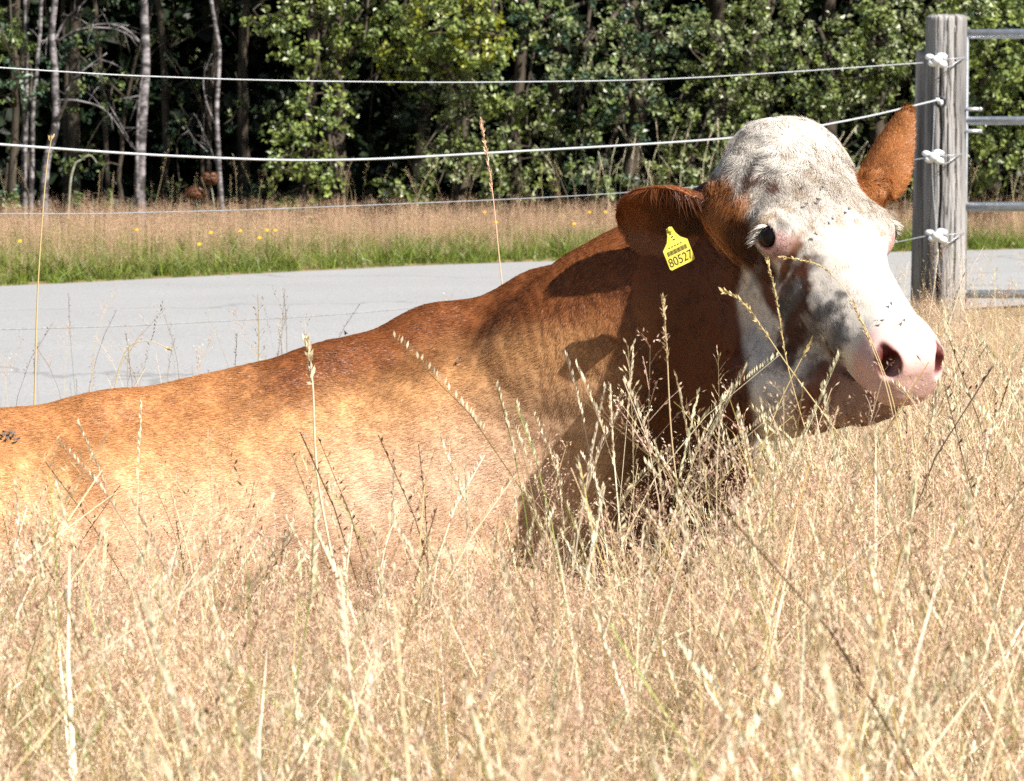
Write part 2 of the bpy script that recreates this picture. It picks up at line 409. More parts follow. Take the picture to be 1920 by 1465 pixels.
# colours of the coat (albedo)
TAN = np.array([.60, .325, .14]); TAN_L = np.array([.62, .43, .295]); RUST = np.array([.22, .068, .018]); DARK = np.array([.075, .022, .008])
ORG = np.array([.48, .20, .065]); WHITE = np.array([.66, .60, .53]); CREAM = np.array([.42, .31, .20]); GREY = np.array([.22, .20, .19]); PINK = np.array([.66, .42, .385])
def mixc(a, b, t): return a + (b - a) * np.clip(t, 0, 1)[:, None]
def blob(p, c, r, soft=.35, ns=18, amp=.25, seed=3, R=None):
    q = (p - np.asarray(c));
    if R is not None: q = q @ R
    d = np.linalg.norm(q / np.asarray(r), axis=1) + amp * fbm(p, ns, seed)
    return 1 - smooth(1 - soft, 1 + soft, d)
MARKS = [(1478, 492, 20, 10, DARK * 1.3, .95), (1497, 505, 22, 12, DARK * 1.5, .9), (1522, 500, 22, 9, GREY, .5), (1484, 540, 15, 24, DARK * 2.5, .9), (1502, 560, 12, 26, DARK * 1.3, .9),
         (1480, 575, 12, 30, GREY * .5, .8), (1488, 615, 22, 22, DARK, 1.0), (1506, 632, 20, 18, DARK, 1.0), (1478, 660, 14, 26, DARK, .95), (1556, 575, 22, 14, GREY * .7, .85), (1536, 600, 9, 20, GREY * .8, .7),
         (1574, 610, 9, 24, GREY * .7, .75), (1560, 648, 12, 26, GREY * .7, .8), (1536, 690, 20, 24, GREY * .35, .9), (1525, 735, 22, 22, DARK * 1.2, .9), (1575, 700, 20, 16, GREY * 1.6, .5), (1470, 430, 12, 26, GREY * .8, .6),
         (1490, 455, 14, 14, RUST * 1.4, .6), (1690, 470, 12, 22, ORG * 1.1, .5), (1418, 322, 26, 14, GREY * .7, .75), (1448, 330, 22, 10, GREY * 1.3, .5), (1440, 350, 14, 14, RUST, .7), (1412, 345, 16, 20, DARK * 2, .7), (1420, 505, 18, 10, GREY, .4)]
MKR = np.eye(3)
MK = None
def coat(p):
    global MK
    if MK is None: MK = marks()
    n1 = fbm(p, 6, 11); n2 = fbm(p, 25, 21); n3 = fbm(p, 90, 31)
    N = len(p)
    # height below the topline
    xs = np.array([-1.6, -.82, -.60, -.38, -.16, .06, .22, .5]); zs = np.array([.50, .54, .575, .635, .70, .775, .82, 1.0])
    top = np.interp(p[:, 0], xs, zs) - .008; dz = top - p[:, 2]
    c = mixc(np.tile(TAN, (N, 1)), TAN_L, smooth(.12, .36, dz + .02 * n1) * .9)
    c = mixc(c, ORG * .9 + .1 * TAN, (1 - smooth(.03, .13, dz + .05 * n1)) * .75)
    # dark saddle along the withers and crest
    sad = (1 - smooth(.06, .145, dz + .022 * n1 + .02 * n2)) * smooth(-.60, -.42, p[:, 0] + .05 * n1)
    c = mixc(c, RUST, sad * .95)
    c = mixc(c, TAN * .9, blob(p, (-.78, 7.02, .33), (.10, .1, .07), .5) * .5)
    c = mixc(c, RUST * 1.7, blob(p, (-.70, 7.08, .435), (.10, .12, .022), .6) * .6)  # shade of the flank hollows painted in as brown, here and next line
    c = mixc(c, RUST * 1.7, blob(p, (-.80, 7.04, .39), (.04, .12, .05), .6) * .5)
    # neck rust-brown; its front painted darker still to deepen the head's shadow
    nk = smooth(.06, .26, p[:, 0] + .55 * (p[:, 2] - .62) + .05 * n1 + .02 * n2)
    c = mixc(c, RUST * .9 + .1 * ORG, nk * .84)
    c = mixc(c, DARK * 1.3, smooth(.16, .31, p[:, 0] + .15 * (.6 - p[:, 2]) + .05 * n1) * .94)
    # lower front of the dewlap white
    q = w2h(p); near = (np.linalg.norm(q - np.array([0, .08, -.15]), axis=1) < .46)
    if near.any():
        qq = q[near]; pp = p[near]; ch = c[near]; x, y, z = qq[:, 0], qq[:, 1], qq[:, 2]; nn1 = fbm(qq, 14, 41); nn2 = fbm(qq, 45, 42); nn3 = fbm(qq * [1, .35, 1], 120, 43)
        hd = head_sdf(qq) < .03
        bound = smooth(-.20, -.17, y * .9 + z * -.0 + .02 * nn1 + (z + .10) * .75)
        face = smooth(-.02, .012, (y + .05) * .9 + (z + .135) * 1.3 + .03 * nn1) 
        s_ = (pp[:, 0] - .415) - .16 * (.80 - pp[:, 2]) + .012 * nn1
        jaw = smooth(-.01, .01, s_) * smooth(-.06, -.03, y + .02 * nn1)
        topw_lim = smooth(-.03, .0, s_)
        WH = mixc(np.tile(WHITE, (len(qq), 1)), np.array([.86, .80, .73]), smooth(-.07, -.14, y))
        topw = smooth(-.150, -.125, z + .02 * nn1)
        wh = np.maximum(np.where(z > -.14, topw, 0), jaw * 1.0)
        ch = mixc(ch, WH, wh)
        # cream shading on the forehead
        wq = qq + .02 * np.stack([nn1, nn2, nn1 * 0], 1); lk = fbm(wq * [1, .35, 1], 115, 44)
        ch = mixc(ch, CREAM * .9, (wh > .5) * smooth(.10, .45, lk + .25 * nn1) * (.62 - .25 * smooth(-.06, -.16, y)) * smooth(.16, .08, y))
        ch = mixc(ch, ORG, blob(qq, EARR + (0, 0, 0), (.05, .06, .05), .2, 30, .2))
        ch = mixc(ch, np.array([.30, .18, .10]), (wh > .5) * smooth(.35, .8, lk) * smooth(-.08, -.18, y) * .6)
        side = smooth(-.035, -.075, x)          # camera side of the face
        # rust patch from the ear to the eye and down to a point behind it
        pt = blob(qq, (-.145, -.14, -.115), (.07, .10, .065), .2, 30, .25); ch = mixc(ch, ORG * 1.05, pt * side)
        pt = blob(qq, (-.11, -.065, -.115), (.05, .055, .045), .3, 30, .25) ; ch = mixc(ch, RUST * .8, pt * side)
        pt = blob(qq, (-.10, -.02, -.125), (.06, .065, .035), .3, 30, .2); ch = mixc(ch, DARK * 1.2, pt * side)
        pt = blob(qq, (-.10, .055, -.150), (.05, .05, .016), .4, 30, .2); ch = mixc(ch, DARK * 1.6, pt * side)
        # dark streak under the eye running down to the mouth corner
        for (mc, rx, ry, colr, kk) in MK:
            pt = blob(qq, mc, (rx, ry, .06), .5, 60, 1.0, 7, MKR); ch = mixc(ch, colr * .7, pt * min(1, kk * 1.25) * (1 + .3 * nn2))
        ch = mixc(ch, GREY * 1.7, smooth(.05, .5, fbm(qq * [1, .6, 1], 34, 49)) * side * smooth(-.04, .04, y) * smooth(-.04, -.07, z) * jaw * .55)
        # pink muzzle
        pk = smooth(.268, .300, y + .018 * nn1 + .25 * np.maximum(-z - .09, 0) * -1) * smooth(-.145, -.125, z + .01 * nn1)
        ch = mixc(ch, DARK * 3, smooth(.18, .25, y) * (1 - smooth(-.140, -.125, z)) * .75)  # chin darkened: partly its own tone, partly painted shade under the lip
        ch = mixc(ch, PINK * (1 + .1 * nn2)[:, None], pk)
        ch = mixc(ch, GREY * 1.5, pk * smooth(.25, .7, fbm(qq, 60, 48)) * .25)
        ch = mixc(ch, PINK * .85, blob(np.stack([np.abs(x), y, z], 1), EYE + (-.0, .022, .0), (.034, .022, .028), .3, 40, .1))
        ch = mixc(ch, CREAM, blob(np.stack([np.abs(x), y, z], 1), EYE + (-.0, -.024, .005), (.03, .014, .03), .3, 40, .1))
        rim = np.linalg.norm((np.stack([np.abs(x), y, z], 1) - (EYE + (.018, .001, .004))) / (.03, .026, .020), axis=1)
        ch = mixc(ch, np.array([.30, .10, .10]), (rim < 1.0) * 1.0)
        nos = np.linalg.norm((np.stack([np.abs(x), y, z], 1) - (.048, .350, -.038)) / (.024, .044, .029), axis=1)
        ch = mixc(ch, np.array([.10, .02, .015]), (1 - smooth(.75, 1.0, nos)))
        tongue = (np.abs(z + .128) < .008) & (y > .2)
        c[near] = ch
    c = c * (1 + .08 * n2 + .05 * n3)[:, None]
    return np.clip(c, .004, .92)

EARSGN = 1 if np.cross(T1 - B1, np.array([-.10, -.86, -.52]))[2] < 0 else -1
def build_cow():
    fine, coarse = .0042, .010
    def axis(a, b, f0, f1):
        v = [a]
        while v[-1] < b: v.append(v[-1] + (fine if f0 < v[-1] < f1 else coarse))
        return np.array(v)
    xs = axis(-1.72, .90, .30, .84); ys = axis(6.50, 7.86, 6.62, 7.22); zs = axis(-.03, 1.20, .42, 1.12)
    V, Q = surface_nets(cow_sdf, xs, ys, zs)
    Nn = grad(cow_sdf, V)
    # folds of skin on the neck and in front of the shoulder, ribs, forehead curls
    q = w2h(V)
    u = V[:, 0] + .25 * (V[:, 2] - .6) + .02 * fbm(V, 5, 61)
    amp = np.exp(-((u - .10) / .13) ** 2) * smooth(7.42, 7.25, V[:, 1]) * smooth(.25, .4, V[:, 2])
    disp = .0005 * amp * np.sin(u * 2 * math.pi / .024 + 9 * fbm(V * [1, 1, .3], 4, 62)) * smooth(-.5, .3, fbm(V, 8, 69))
    u2 = q[:, 0]; w2 = np.exp(-((q[:, 2] + .17) / .035) ** 2 - ((q[:, 1] + .12) / .07) ** 2) * (q[:, 0] < 0)
    disp += .004 * w2 * np.sin(q[:, 2] * 2 * math.pi / .017 + 3 * fbm(q, 12, 63))
    rib = np.exp(-((V[:, 0] + .52) / .2) ** 2) * smooth(7.3, 7.1, V[:, 1]); disp += .0006 * rib * np.sin((V[:, 0] + .3 * V[:, 2]) * 2 * math.pi / .085)
    disp += .003 * fbm(V, 7, 64) * smooth(.1, -.1, q[:, 1]) + .0025 * fbm(V, 26, 65) * (np.linalg.norm(q, axis=1) > .3)
    disp += (.0035 * fbm(q, 13, 67) + .0018 * fbm(q * [1, .5, 1], 38, 68)) * ((np.linalg.norm(q, axis=1) < .4) & (q[:, 1] < .27)) - .004 * np.exp(-(q[:, 0] / .018) ** 2) * smooth(-.12, -.02, q[:, 1]) * smooth(.14, .04, q[:, 1]) * (q[:, 2] > -.1)
    poll = smooth(-.06, -.2, q[:, 1]) * smooth(-.17, -.08, q[:, 2]) * (np.linalg.norm(q, axis=1) < .45)
    disp += poll * (.020 + .006 * fbm(q * [1, .5, 1], 24, 66))
    V = V + Nn * disp[:, None]
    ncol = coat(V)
    # ears
    ears = []
    ears.append(ear_mesh(B1, T1, (-.10, -.86, -.52), .092, .80, base=.34))
    ears.append(ear_mesh(B2, T2, (.35, .9, -.1), .048, .7, th=.010, pk=.25, base=.75))
    allV, allQ, allC, allN = [V], [Q], [ncol], [Nn]; n = len(V); earinfo = []
    for k, (ev, eq, st, L, N) in enumerate(ears):
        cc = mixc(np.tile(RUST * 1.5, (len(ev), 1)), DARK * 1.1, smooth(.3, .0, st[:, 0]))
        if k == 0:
            low = smooth(.05, .6, st[:, 1] * EARSGN); cc = mixc(cc, DARK, st[:, 2] * (1 - smooth(.25, .7, st[:, 0] + .2 * fbm(ev, 25, 73))) * (1 - low) * .95)  # dark inner hair, middle painted deeper so the rim looks lit
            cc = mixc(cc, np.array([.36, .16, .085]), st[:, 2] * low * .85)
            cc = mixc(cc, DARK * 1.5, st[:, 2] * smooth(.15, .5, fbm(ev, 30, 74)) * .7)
        else:
            cc = mixc(np.tile(ORG * 1.0, (len(ev), 1)), RUST, smooth(.2, .9, st[:, 1]) * .6)
            cc = mixc(cc, RUST, st[:, 2])
        cc = cc * (1 + .2 * fbm(ev, 50, 71))[:, None]
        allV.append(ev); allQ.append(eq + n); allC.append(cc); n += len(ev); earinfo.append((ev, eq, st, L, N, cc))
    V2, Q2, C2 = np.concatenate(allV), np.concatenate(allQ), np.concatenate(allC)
    root = empty('cow', (-.4, 7.35, 0))
    tag(root, 'brown and white cow lying in tall dry grass with a yellow ear tag', 'cow')
    m_skin = mat_attr('cow_skin', rough=.55, spec=.25, bump=.25, bscale=220)
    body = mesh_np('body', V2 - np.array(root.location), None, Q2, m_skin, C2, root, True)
    m_fur = mat_leaf('cow_fur', .30, .45, .04)
    # ---------------- short coat as tapered ribbons
    tri_a = np.cross(V[Q[:, 2]] - V[Q[:, 0]], V[Q[:, 3]] - V[Q[:, 1]]); area = .5 * np.linalg.norm(tri_a, axis=1)
    fc = V[Q].mean(1); fq = w2h(fc); fn = norm(Nn[Q].mean(1))
    vis = (fc[:, 2] > .12)
    facing = (fn @ np.array([.1, -.9, .42])) > -.35
    headm = np.linalg.norm(fq - np.array([0, .05, -.1]), axis=1) < .40
    dens = np.where(headm, 420e3, 260e3) * vis * np.where(facing, 1.0, .12)
    muz = smooth(.265, .285, fq[:, 1]) * headm * smooth(-.18, -.15, fq[:, 2]); dens = dens * (1 - muz * .97)
    mm = np.stack([np.abs(fq[:, 0]), fq[:, 1], fq[:, 2]], 1); er = np.linalg.norm((mm - (EYE + (.014, .001, .004))) / (.034, .028, .026), axis=1); dens = dens * (er > 1.0)
    w = area * dens; N = int(w.sum()); fi = rng.choice(len(Q), N, p=w / w.sum())
    a, b = rng.random(N), rng.random(N)
    def bil(A): return (A[Q[fi, 0]] * ((1 - a) * (1 - b))[:, None] + A[Q[fi, 1]] * (a * (1 - b))[:, None] + A[Q[fi, 2]] * (a * b)[:, None] + A[Q[fi, 3]] * ((1 - a) * b)[:, None])
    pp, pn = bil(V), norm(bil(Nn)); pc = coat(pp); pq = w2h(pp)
    flow = np.tile(np.array([-1.0, 0, -.45]), (N, 1)) + .25 * np.stack([noise(pp, 9, 81), noise(pp, 9, 82), noise(pp, 9, 83)], 1)
    hm = headm[fi]
    fh = np.tile(a_ax * .9, (N, 1)) + np.outer(pq[:, 0] * 3, l_ax)
    top = smooth(.07, -.17, pq[:, 1] + .03 * noise(pq, 30, 88)) * smooth(-.18, -.10, pq[:, 2])
    sw = np.stack([noise(pq, 26, 84), noise(pq, 26, 85), noise(pq, 26, 86)], 1)
    fh = fh * (1 - .5 * top)[:, None] + (sw @ HR.T) * (.25 + 1.8 * top)[:, None]
    flow[hm] = fh[hm]
    nk = (np.exp(-((u_ := pp[:, 0] - .25) / .2) ** 2) > .4) & ~hm; flow[nk] += np.array([0.4, 0, -.9])
    flow += rng.normal(0, .20, (N, 3)) * np.where(hm & (top > .3), .6, 1.0)[:, None]
    flow = norm(flow - pn * (flow * pn).sum(1)[:, None])
    ln = np.where(hm, .009, .012) * rng.uniform(.7, 1.3, N) + .019 * top * hm * rng.uniform(.5, 1.2, N)
    lift = np.where(hm, .12 + .11 * top, .22) * rng.uniform(.5, 1.6, N)
    wd = .0011 * rng.uniform(.7, 1.3, N) * np.where(hm, .75, 1.0)
    def ribbons(pp, pn, flow, ln, lift, wd, cc, curl=.25, tip=None):
        N = len(pp); side = norm(np.cross(flow, pn)); side = norm(side + pn * rng.normal(0, .35, (N, 1)))
        p0 = pp - pn * .001; d1 = norm(flow + pn * lift[:, None]); d2 = norm(flow + pn * (lift * .35)[:, None] + side * rng.normal(0, curl, (N, 1)))
        p1 = p0 + d1 * (ln * .5)[:, None]; p2 = p1 + d2 * (ln * .5)[:, None]
        if tip is not None: p2 = p2 + (tip[0] + rng.normal(0, .0035, (N, 3)) - p2) * tip[1][:, None]; p1 = p1 + (tip[0] - p1) * (tip[1] * .35)[:, None] + pn * (tip[1] * .006)[:, None]
        s0 = side * wd[:, None] / 2
        VV = np.stack([p0 - s0, p0 + s0, p1 + s0 * .8, p1 - s0 * .8, p2], 1).reshape(-1, 3)
        base = np.arange(N)[:, None] * 5
        q_ = base + np.array([0, 1, 2, 3]); t_ = base + np.array([3, 2, 4])
        k = rng.uniform(.84, 1.16, (N, 1)); C = np.repeat(np.clip(cc * k, .003, .93), 5, axis=0)
        return VV, q_, t_, C
    tm = hm & (top > .25); ti = np.where(tm)[0]
    tipw = np.zeros(N); tipt = np.zeros((N, 3))
    if len(ti):
        ce = ti[rng.choice(len(ti), min(110, len(ti)), replace=False)]; cpos = pp[ce]; cdir = flow[ce] + .35 * pn[ce]; cl = rng.uniform(.018, .030, len(ce))
        best = np.empty(len(ti), int)
        for s0 in range(0, len(ti), 20000): best[s0:s0 + 20000] = (((pp[ti[s0:s0 + 20000], None] + rng.normal(0, .007, (len(ti[s0:s0 + 20000]), 1, 3)) - cpos[None]) ** 2).sum(-1)).argmin(1)
        cdir = norm(cdir); tipt[ti] = cpos[best] + cdir[best] * cl[best][:, None]; tipw[ti] = .24 * top[ti] * (rng.random(len(ti)) < .9)
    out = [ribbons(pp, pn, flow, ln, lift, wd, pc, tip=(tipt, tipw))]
    # ears' hair
    for k, (ev, eq, st, L, Nv, cc) in enumerate(earinfo):
        fa = np.cross(ev[eq[:, 2]] - ev[eq[:, 0]], ev[eq[:, 3]] - ev[eq[:, 1]]); ar = .5 * np.linalg.norm(fa, axis=1); fnn = norm(fa)
        ne = int(ar.sum() * 520e3); fi2 = rng.choice(len(eq), ne, p=ar / ar.sum()); a2, b2 = rng.random(ne), rng.random(ne)
        g = lambda A: (A[eq[fi2, 0]] * ((1 - a2) * (1 - b2))[:, None] + A[eq[fi2, 1]] * (a2 * (1 - b2))[:, None] + A[eq[fi2, 2]] * (a2 * b2)[:, None] + A[eq[fi2, 3]] * ((1 - a2) * b2)[:, None])
        ep, est, ec = g(ev), g(st), g(cc); en = fnn[fi2]
        cenr = ev.mean(0); ins = est[:, 2]
        # make normals point out of the sheet
        sgn = np.where(ins > .5, 1, -1) * np.sign((en * Nv).sum(1)); sgn[sgn == 0] = 1
        rimv = (est[:, 0] > .93); en = np.where(rimv[:, None], L, en * sgn[:, None])
        long_ = (ins > .5) * smooth(.5, -.3, est[:, 1] * EARSGN) * (1 - smooth(.4, .9, est[:, 0])) if k == 0 else np.zeros(ne)
        Wd = norm(np.cross(L, Nv)[None])[0]
        if Wd[2] > 0: Wd = -Wd
        fl = L[None] * .8 + rng.normal(0, .25, (ne, 3)) + Wd * .3
        fl = fl * (1 - long_)[:, None] + (Wd * 1.0 + L * -.15 + rng.normal(0, .15, (ne, 3))) * long_[:, None]
        fl = norm(fl - en * (fl * en).sum(1)[:, None])
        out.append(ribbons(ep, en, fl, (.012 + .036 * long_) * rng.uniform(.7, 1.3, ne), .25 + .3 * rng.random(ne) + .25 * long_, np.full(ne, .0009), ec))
    # eyelashes
    o4 = 0; VV, QQ, TT, CC = [], [], [], []
    for v_, q_, t_, c_ in out:
        VV.append(v_); QQ.append(q_ + o4); TT.append(t_ + o4); CC.append(c_); o4 += len(v_)
    fur = mesh_np('fur', np.concatenate(VV) - np.array(root.location), np.concatenate(TT), np.concatenate(QQ), m_fur, np.concatenate(CC), root)
    fur['kind'] = 'stuff'
    # eyes
    m_eye = mat_plain('eye_dark', (.006, .004, .004), .22, .25)
    m_lash = mat_plain('lash_white', (.85, .80, .72), .5)
    for sx in (-1, 1):
        e = MB(); e.ell(h2w(EYE * (sx, 1, 1) + (.004 * sx, 0, .002)), (.0225, .0225, .0225), HR, 24, 16); e.build('eye', m_eye, root)
        L_ = MB()
        for k in range(46):
            u = rng.uniform(-.018, .018); b0 = EYE * (sx, 1, 1) + np.array([sx * (.0215 + rng.uniform(-.002, .002) - 8 * u * u), -.013 + 10 * u * u + rng.uniform(-.003, .003), .004 + u])
            d0 = norm(np.array([sx * 1.0, -.15 + rng.uniform(-.1, .1), u * 14 * .5 - .45 + rng.uniform(-.2, .2)]))
            ln0 = rng.uniform(.016, .028)
            pts = [b0 - d0 * .004, b0 + d0 * ln0 * .5 + np.array([0, .001, 0]), b0 + d0 * ln0 + np.array([0, .006, 0])]
            L_.tube([h2w(x) for x in pts], [.0007, .0006, .0002], 4)
        L_.build('eyelashes', m_lash, root)
    # yellow ear tag clipped through the lower half of the near ear
    A = P(1254, 430, 7.075)
    xa = norm(np.array([.90, .22, .42])); za = norm(np.array([-.62, -.30, .78])); za = norm(za - xa * (za @ xa)); ya = np.cross(za, xa)
    TR = np.stack([xa, ya, za], 1)
    k = .00097
    def tw(x, z, y=0): return A + TR @ np.array([x * k * 1.02, y * k, -z * k])
    outl = [(-5, -2), (7, -2), (10, 12), (16, 24), (27, 34), (27, 76), (24, 79), (-24, 79), (-27, 76), (-27, 36), (-14, 24), (-8, 12)]
    V_, T_ = [], []
    nO = len(outl); fr = [tw(x, z, -1.3) for x, z in outl]; bk = [tw(x, z, 1.3) for x, z in outl]
    V_ = np.array(fr + bk + [tw(0, 40, -1.3), tw(0, 40, 1.3)])
    for i in range(nO):
        j = (i + 1) % nO; T_ += [(2 * nO, i, j), (2 * nO + 1, nO + j, nO + i), (i, nO + i, nO + j), (i, nO + j, j)]
    m_tag = mat_noise('tag_yellow', (.74, .60, .05), (.82, .72, .16), 60, .35, .1, spec=.4)
    tg = mesh_np('ear_tag', V_ - np.array(root.location), T_, None, m_tag, None, root)
    m_ink = mat_plain('tag_ink', (.05, .045, .02), .6)
    def text(body, size, x, z, nm):
        cu = bpy.data.curves.new(nm, 'FONT'); cu.body = body; cu.size = size; cu.align_x = 'CENTER'; cu.extrude = .2; cu.space_character = 1.0
        o = bpy.data.objects.new(nm, cu); S.collection.objects.link(o); bpy.context.view_layer.update()
        me = bpy.data.meshes.new_from_object(o.evaluated_get(bpy.context.evaluated_depsgraph_get())); S.collection.objects.unlink(o); bpy.data.objects.remove(o)
        co = np.zeros(len(me.vertices) * 3); me.vertices.foreach_get('co', co); co = co.reshape(-1, 3)
        w_ = np.array([tw(x + c[0] * .78, z - c[1], -1.5 - c[2]) for c in co]) - np.array(root.location)
        me.vertices.foreach_set('co', w_.ravel().astype(np.float32)); me.materials.clear(); me.materials.append(m_ink)
        o2 = bpy.data.objects.new(nm, me); S.collection.objects.link(o2); o2.parent = tg; return o2
    text('80527', 26, 0, 73, 'number')
    m = MB()
    for i in range(16):
        xx = -20 + i * 2.6; hw = .55 if i % 3 else .9
        m.box(tw(xx, 46, -1.6), (hw * k, .2 * k, 4.5 * k), TR)
    for i in range(5): m.box(tw(-13 + i * 6.2, 35, -1.6), (1.7 * k, .2 * k, .9 * k), TR)
    for i in range(3): m.box(tw(-1 + i * 1.2, 10 + i * 6.5, -1.6), (2.2 * k, .2 * k, 1.1 * k), TR)
    m.build('barcode', m_ink, tg, False)
    m = MB(); m.ell(tw(1, 1, -2.5), (.0055, .0025, .0055), TR, 16, 8); m.build('stud', m_tag, tg)
    return root
# ------------------------------------------------------------------ ground, road
def gh(x, y):
    """gentle unevenness of the land"""
    x = np.asarray(x, float); y = np.asarray(y, float)
    return .03 * np.sin(x * .7 + 1) * np.sin(y * .23) * smooth(24, 34, y) 
m_soil = mat_noise('dry_turf', (.16, .11, .055), (.34, .25, .13), 3.5, .95, .6, 8, .1, c3=(.24, .19, .085), dist=.02)
def build_ground():
    n = 60; xs = np.sinh(np.linspace(-3.2, 3.2, n * 2 + 1)) * 25; ys = np.sinh(np.linspace(-2.6, 3.6, n * 2 + 1)) * 20 + 15
    X, Y = np.meshgrid(xs, ys, indexing='ij'); Z = gh(X, Y); V = np.stack([X, Y, Z], -1).reshape(-1, 3); m = len(ys)
    Q = [(i * m + j, (i + 1) * m + j, (i + 1) * m + j + 1, i * m + j + 1) for i in range(len(xs) - 1) for j in range(m - 1)]
    o = mesh_np('ground', V, None, Q, m_soil, None, None, True); tag(o, 'dry straw coloured pasture ground under the grass', 'ground', kind='structure')
FE = [(-40, 10.6), (-12, 15.8), (-2.75, 19.6), (-.5, 21.7), (.7, 22.5), (1.6, 22.9), (3.3, 23.7), (14, 27.5), (60, 42)]     # far edge of the lane
NE = [(-40, -4), (-12, 3.0), (-4, 8.6), (-1.6, 11.9), (-.4, 13.8), (.7, 15.6), (1.5, 17.0), (2.3, 18.0), (3.3, 18.6), (14, 21), (60, 34)]
fex, fey = map(np.array, zip(*FE)); nex, ney = map(np.array, zip(*NE))
def road_far(x): return np.interp(x, fex, fey)
def road_near(x): return np.interp(x, nex, ney)
def build_road():
    xs = np.unique(np.concatenate([np.linspace(-40, -6, 40), np.linspace(-6, 6, 160), np.linspace(6, 60, 60)]))
    xs_f = xs; yf = road_far(xs) + .05 * fbm(np.stack([xs, xs * 0, xs * 0], 1), 2.5, 91); yn = road_near(xs) + .06 * fbm(np.stack([xs, xs * 0, xs * 0], 1), 3, 92)
    K = 14; V = []
    for k in range(K + 1):
        t = k / K; y = yn * (1 - t) + yf * t; z = .012 + .03 * np.sin(t * math.pi) + gh(xs, y); V.append(np.stack([xs, y, z], 1))
    V = np.concatenate(V); n = len(xs)
    Q = [(k * n + i, k * n + i + 1, (k + 1) * n + i + 1, (k + 1) * n + i) for k in range(K) for i in range(n - 1)]
    m, nd, out = mat_new('old_asphalt'); b = nd.nodes.new('ShaderNodeBsdfPrincipled'); b.inputs['Roughness'].default_value = .85; b.inputs['Specular IOR Level'].default_value = .25
    tc = nd.nodes.new('ShaderNodeTexCoord'); n1 = nd.nodes.new('ShaderNodeTexNoise'); n1.inputs['Scale'].default_value = 90; n1.inputs['Detail'].default_value = 5
    n2 = nd.nodes.new('ShaderNodeTexNoise'); n2.inputs['Scale'].default_value = 1.3; n2.inputs['Detail'].default_value = 6
    v = nd.nodes.new('ShaderNodeTexVoronoi'); v.feature = 'DISTANCE_TO_EDGE'; v.inputs['Scale'].default_value = .33
    wv = nd.nodes.new('ShaderNodeVectorMath'); wv.operation = 'ADD'; n3 = nd.nodes.new('ShaderNodeTexNoise'); n3.inputs['Scale'].default_value = 2.2; n3.inputs['Detail'].default_value = 6
    nd.links.new(tc.outputs['Object'], n3.inputs['Vector']); sc_ = nd.nodes.new('ShaderNodeVectorMath'); sc_.operation = 'SCALE'; sc_.inputs['Scale'].default_value = .9
    nd.links.new(n3.outputs['Color'], sc_.inputs[0]); nd.links.new(tc.outputs['Object'], wv.inputs[0]); nd.links.new(sc_.outputs[0], wv.inputs[1]); nd.links.new(wv.outputs[0], v.inputs['Vector'])
    for q in (n1, n2): nd.links.new(tc.outputs['Object'], q.inputs['Vector'])
    c1 = nd.nodes.new('ShaderNodeValToRGB'); c1.color_ramp.elements[0].color = (.20, .20, .20, 1); c1.color_ramp.elements[1].color = (.42, .42, .415, 1); c1.color_ramp.elements[0].position = .3; c1.color_ramp.elements[1].position = .7
    mx = nd.nodes.new('ShaderNodeMix'); mx.data_type = 'RGBA'; mx.inputs[0].default_value = .35; mx.inputs['A'].default_value = (.40, .41, .43, 1)
    c2 = nd.nodes.new('ShaderNodeValToRGB'); c2.color_ramp.elements[0].color = (.29, .29, .29, 1); c2.color_ramp.elements[1].color = (.41, .41, .405, 1)
    nd.links.new(n1.outputs[0], c1.inputs[0]); nd.links.new(n2.outputs[0], c2.inputs[0]); nd.links.new(c1.outputs[0], mx.inputs['A']); nd.links.new(c2.outputs[0], mx.inputs['B']); mx.inputs[0].default_value = .5
    ck = nd.nodes.new('ShaderNodeValToRGB'); ck.color_ramp.elements[0].position = 0; ck.color_ramp.elements[0].color = (.72, .72, .72, 1); ck.color_ramp.elements[1].position = .012; ck.color_ramp.elements[1].color = (1, 1, 1, 1)
    mu = nd.nodes.new('ShaderNodeMix'); mu.data_type = 'RGBA'; mu.blend_type = 'MULTIPLY'; mu.inputs[0].default_value = 1
    nd.links.new(v.outputs['Distance'], ck.inputs[0]); nd.links.new(mx.outputs['Result'], mu.inputs['A']); nd.links.new(ck.outputs[0], mu.inputs['B']); nd.links.new(mu.outputs['Result'], b.inputs['Base Color'])
    bp = nd.nodes.new('ShaderNodeBump'); bp.inputs['Strength'].default_value = .5; bp.inputs['Distance'].default_value = .004; nd.links.new(n1.outputs[0], bp.inputs['Height']); nd.links.new(bp.outputs[0], b.inputs['Normal'])
    nd.links.new(b.outputs[0], out.inputs['Surface'])
    o = mesh_np('road', V, None, Q, m, None, None, True); tag(o, 'pale grey asphalt lane curving behind the cow and the fence', 'road', kind='structure')

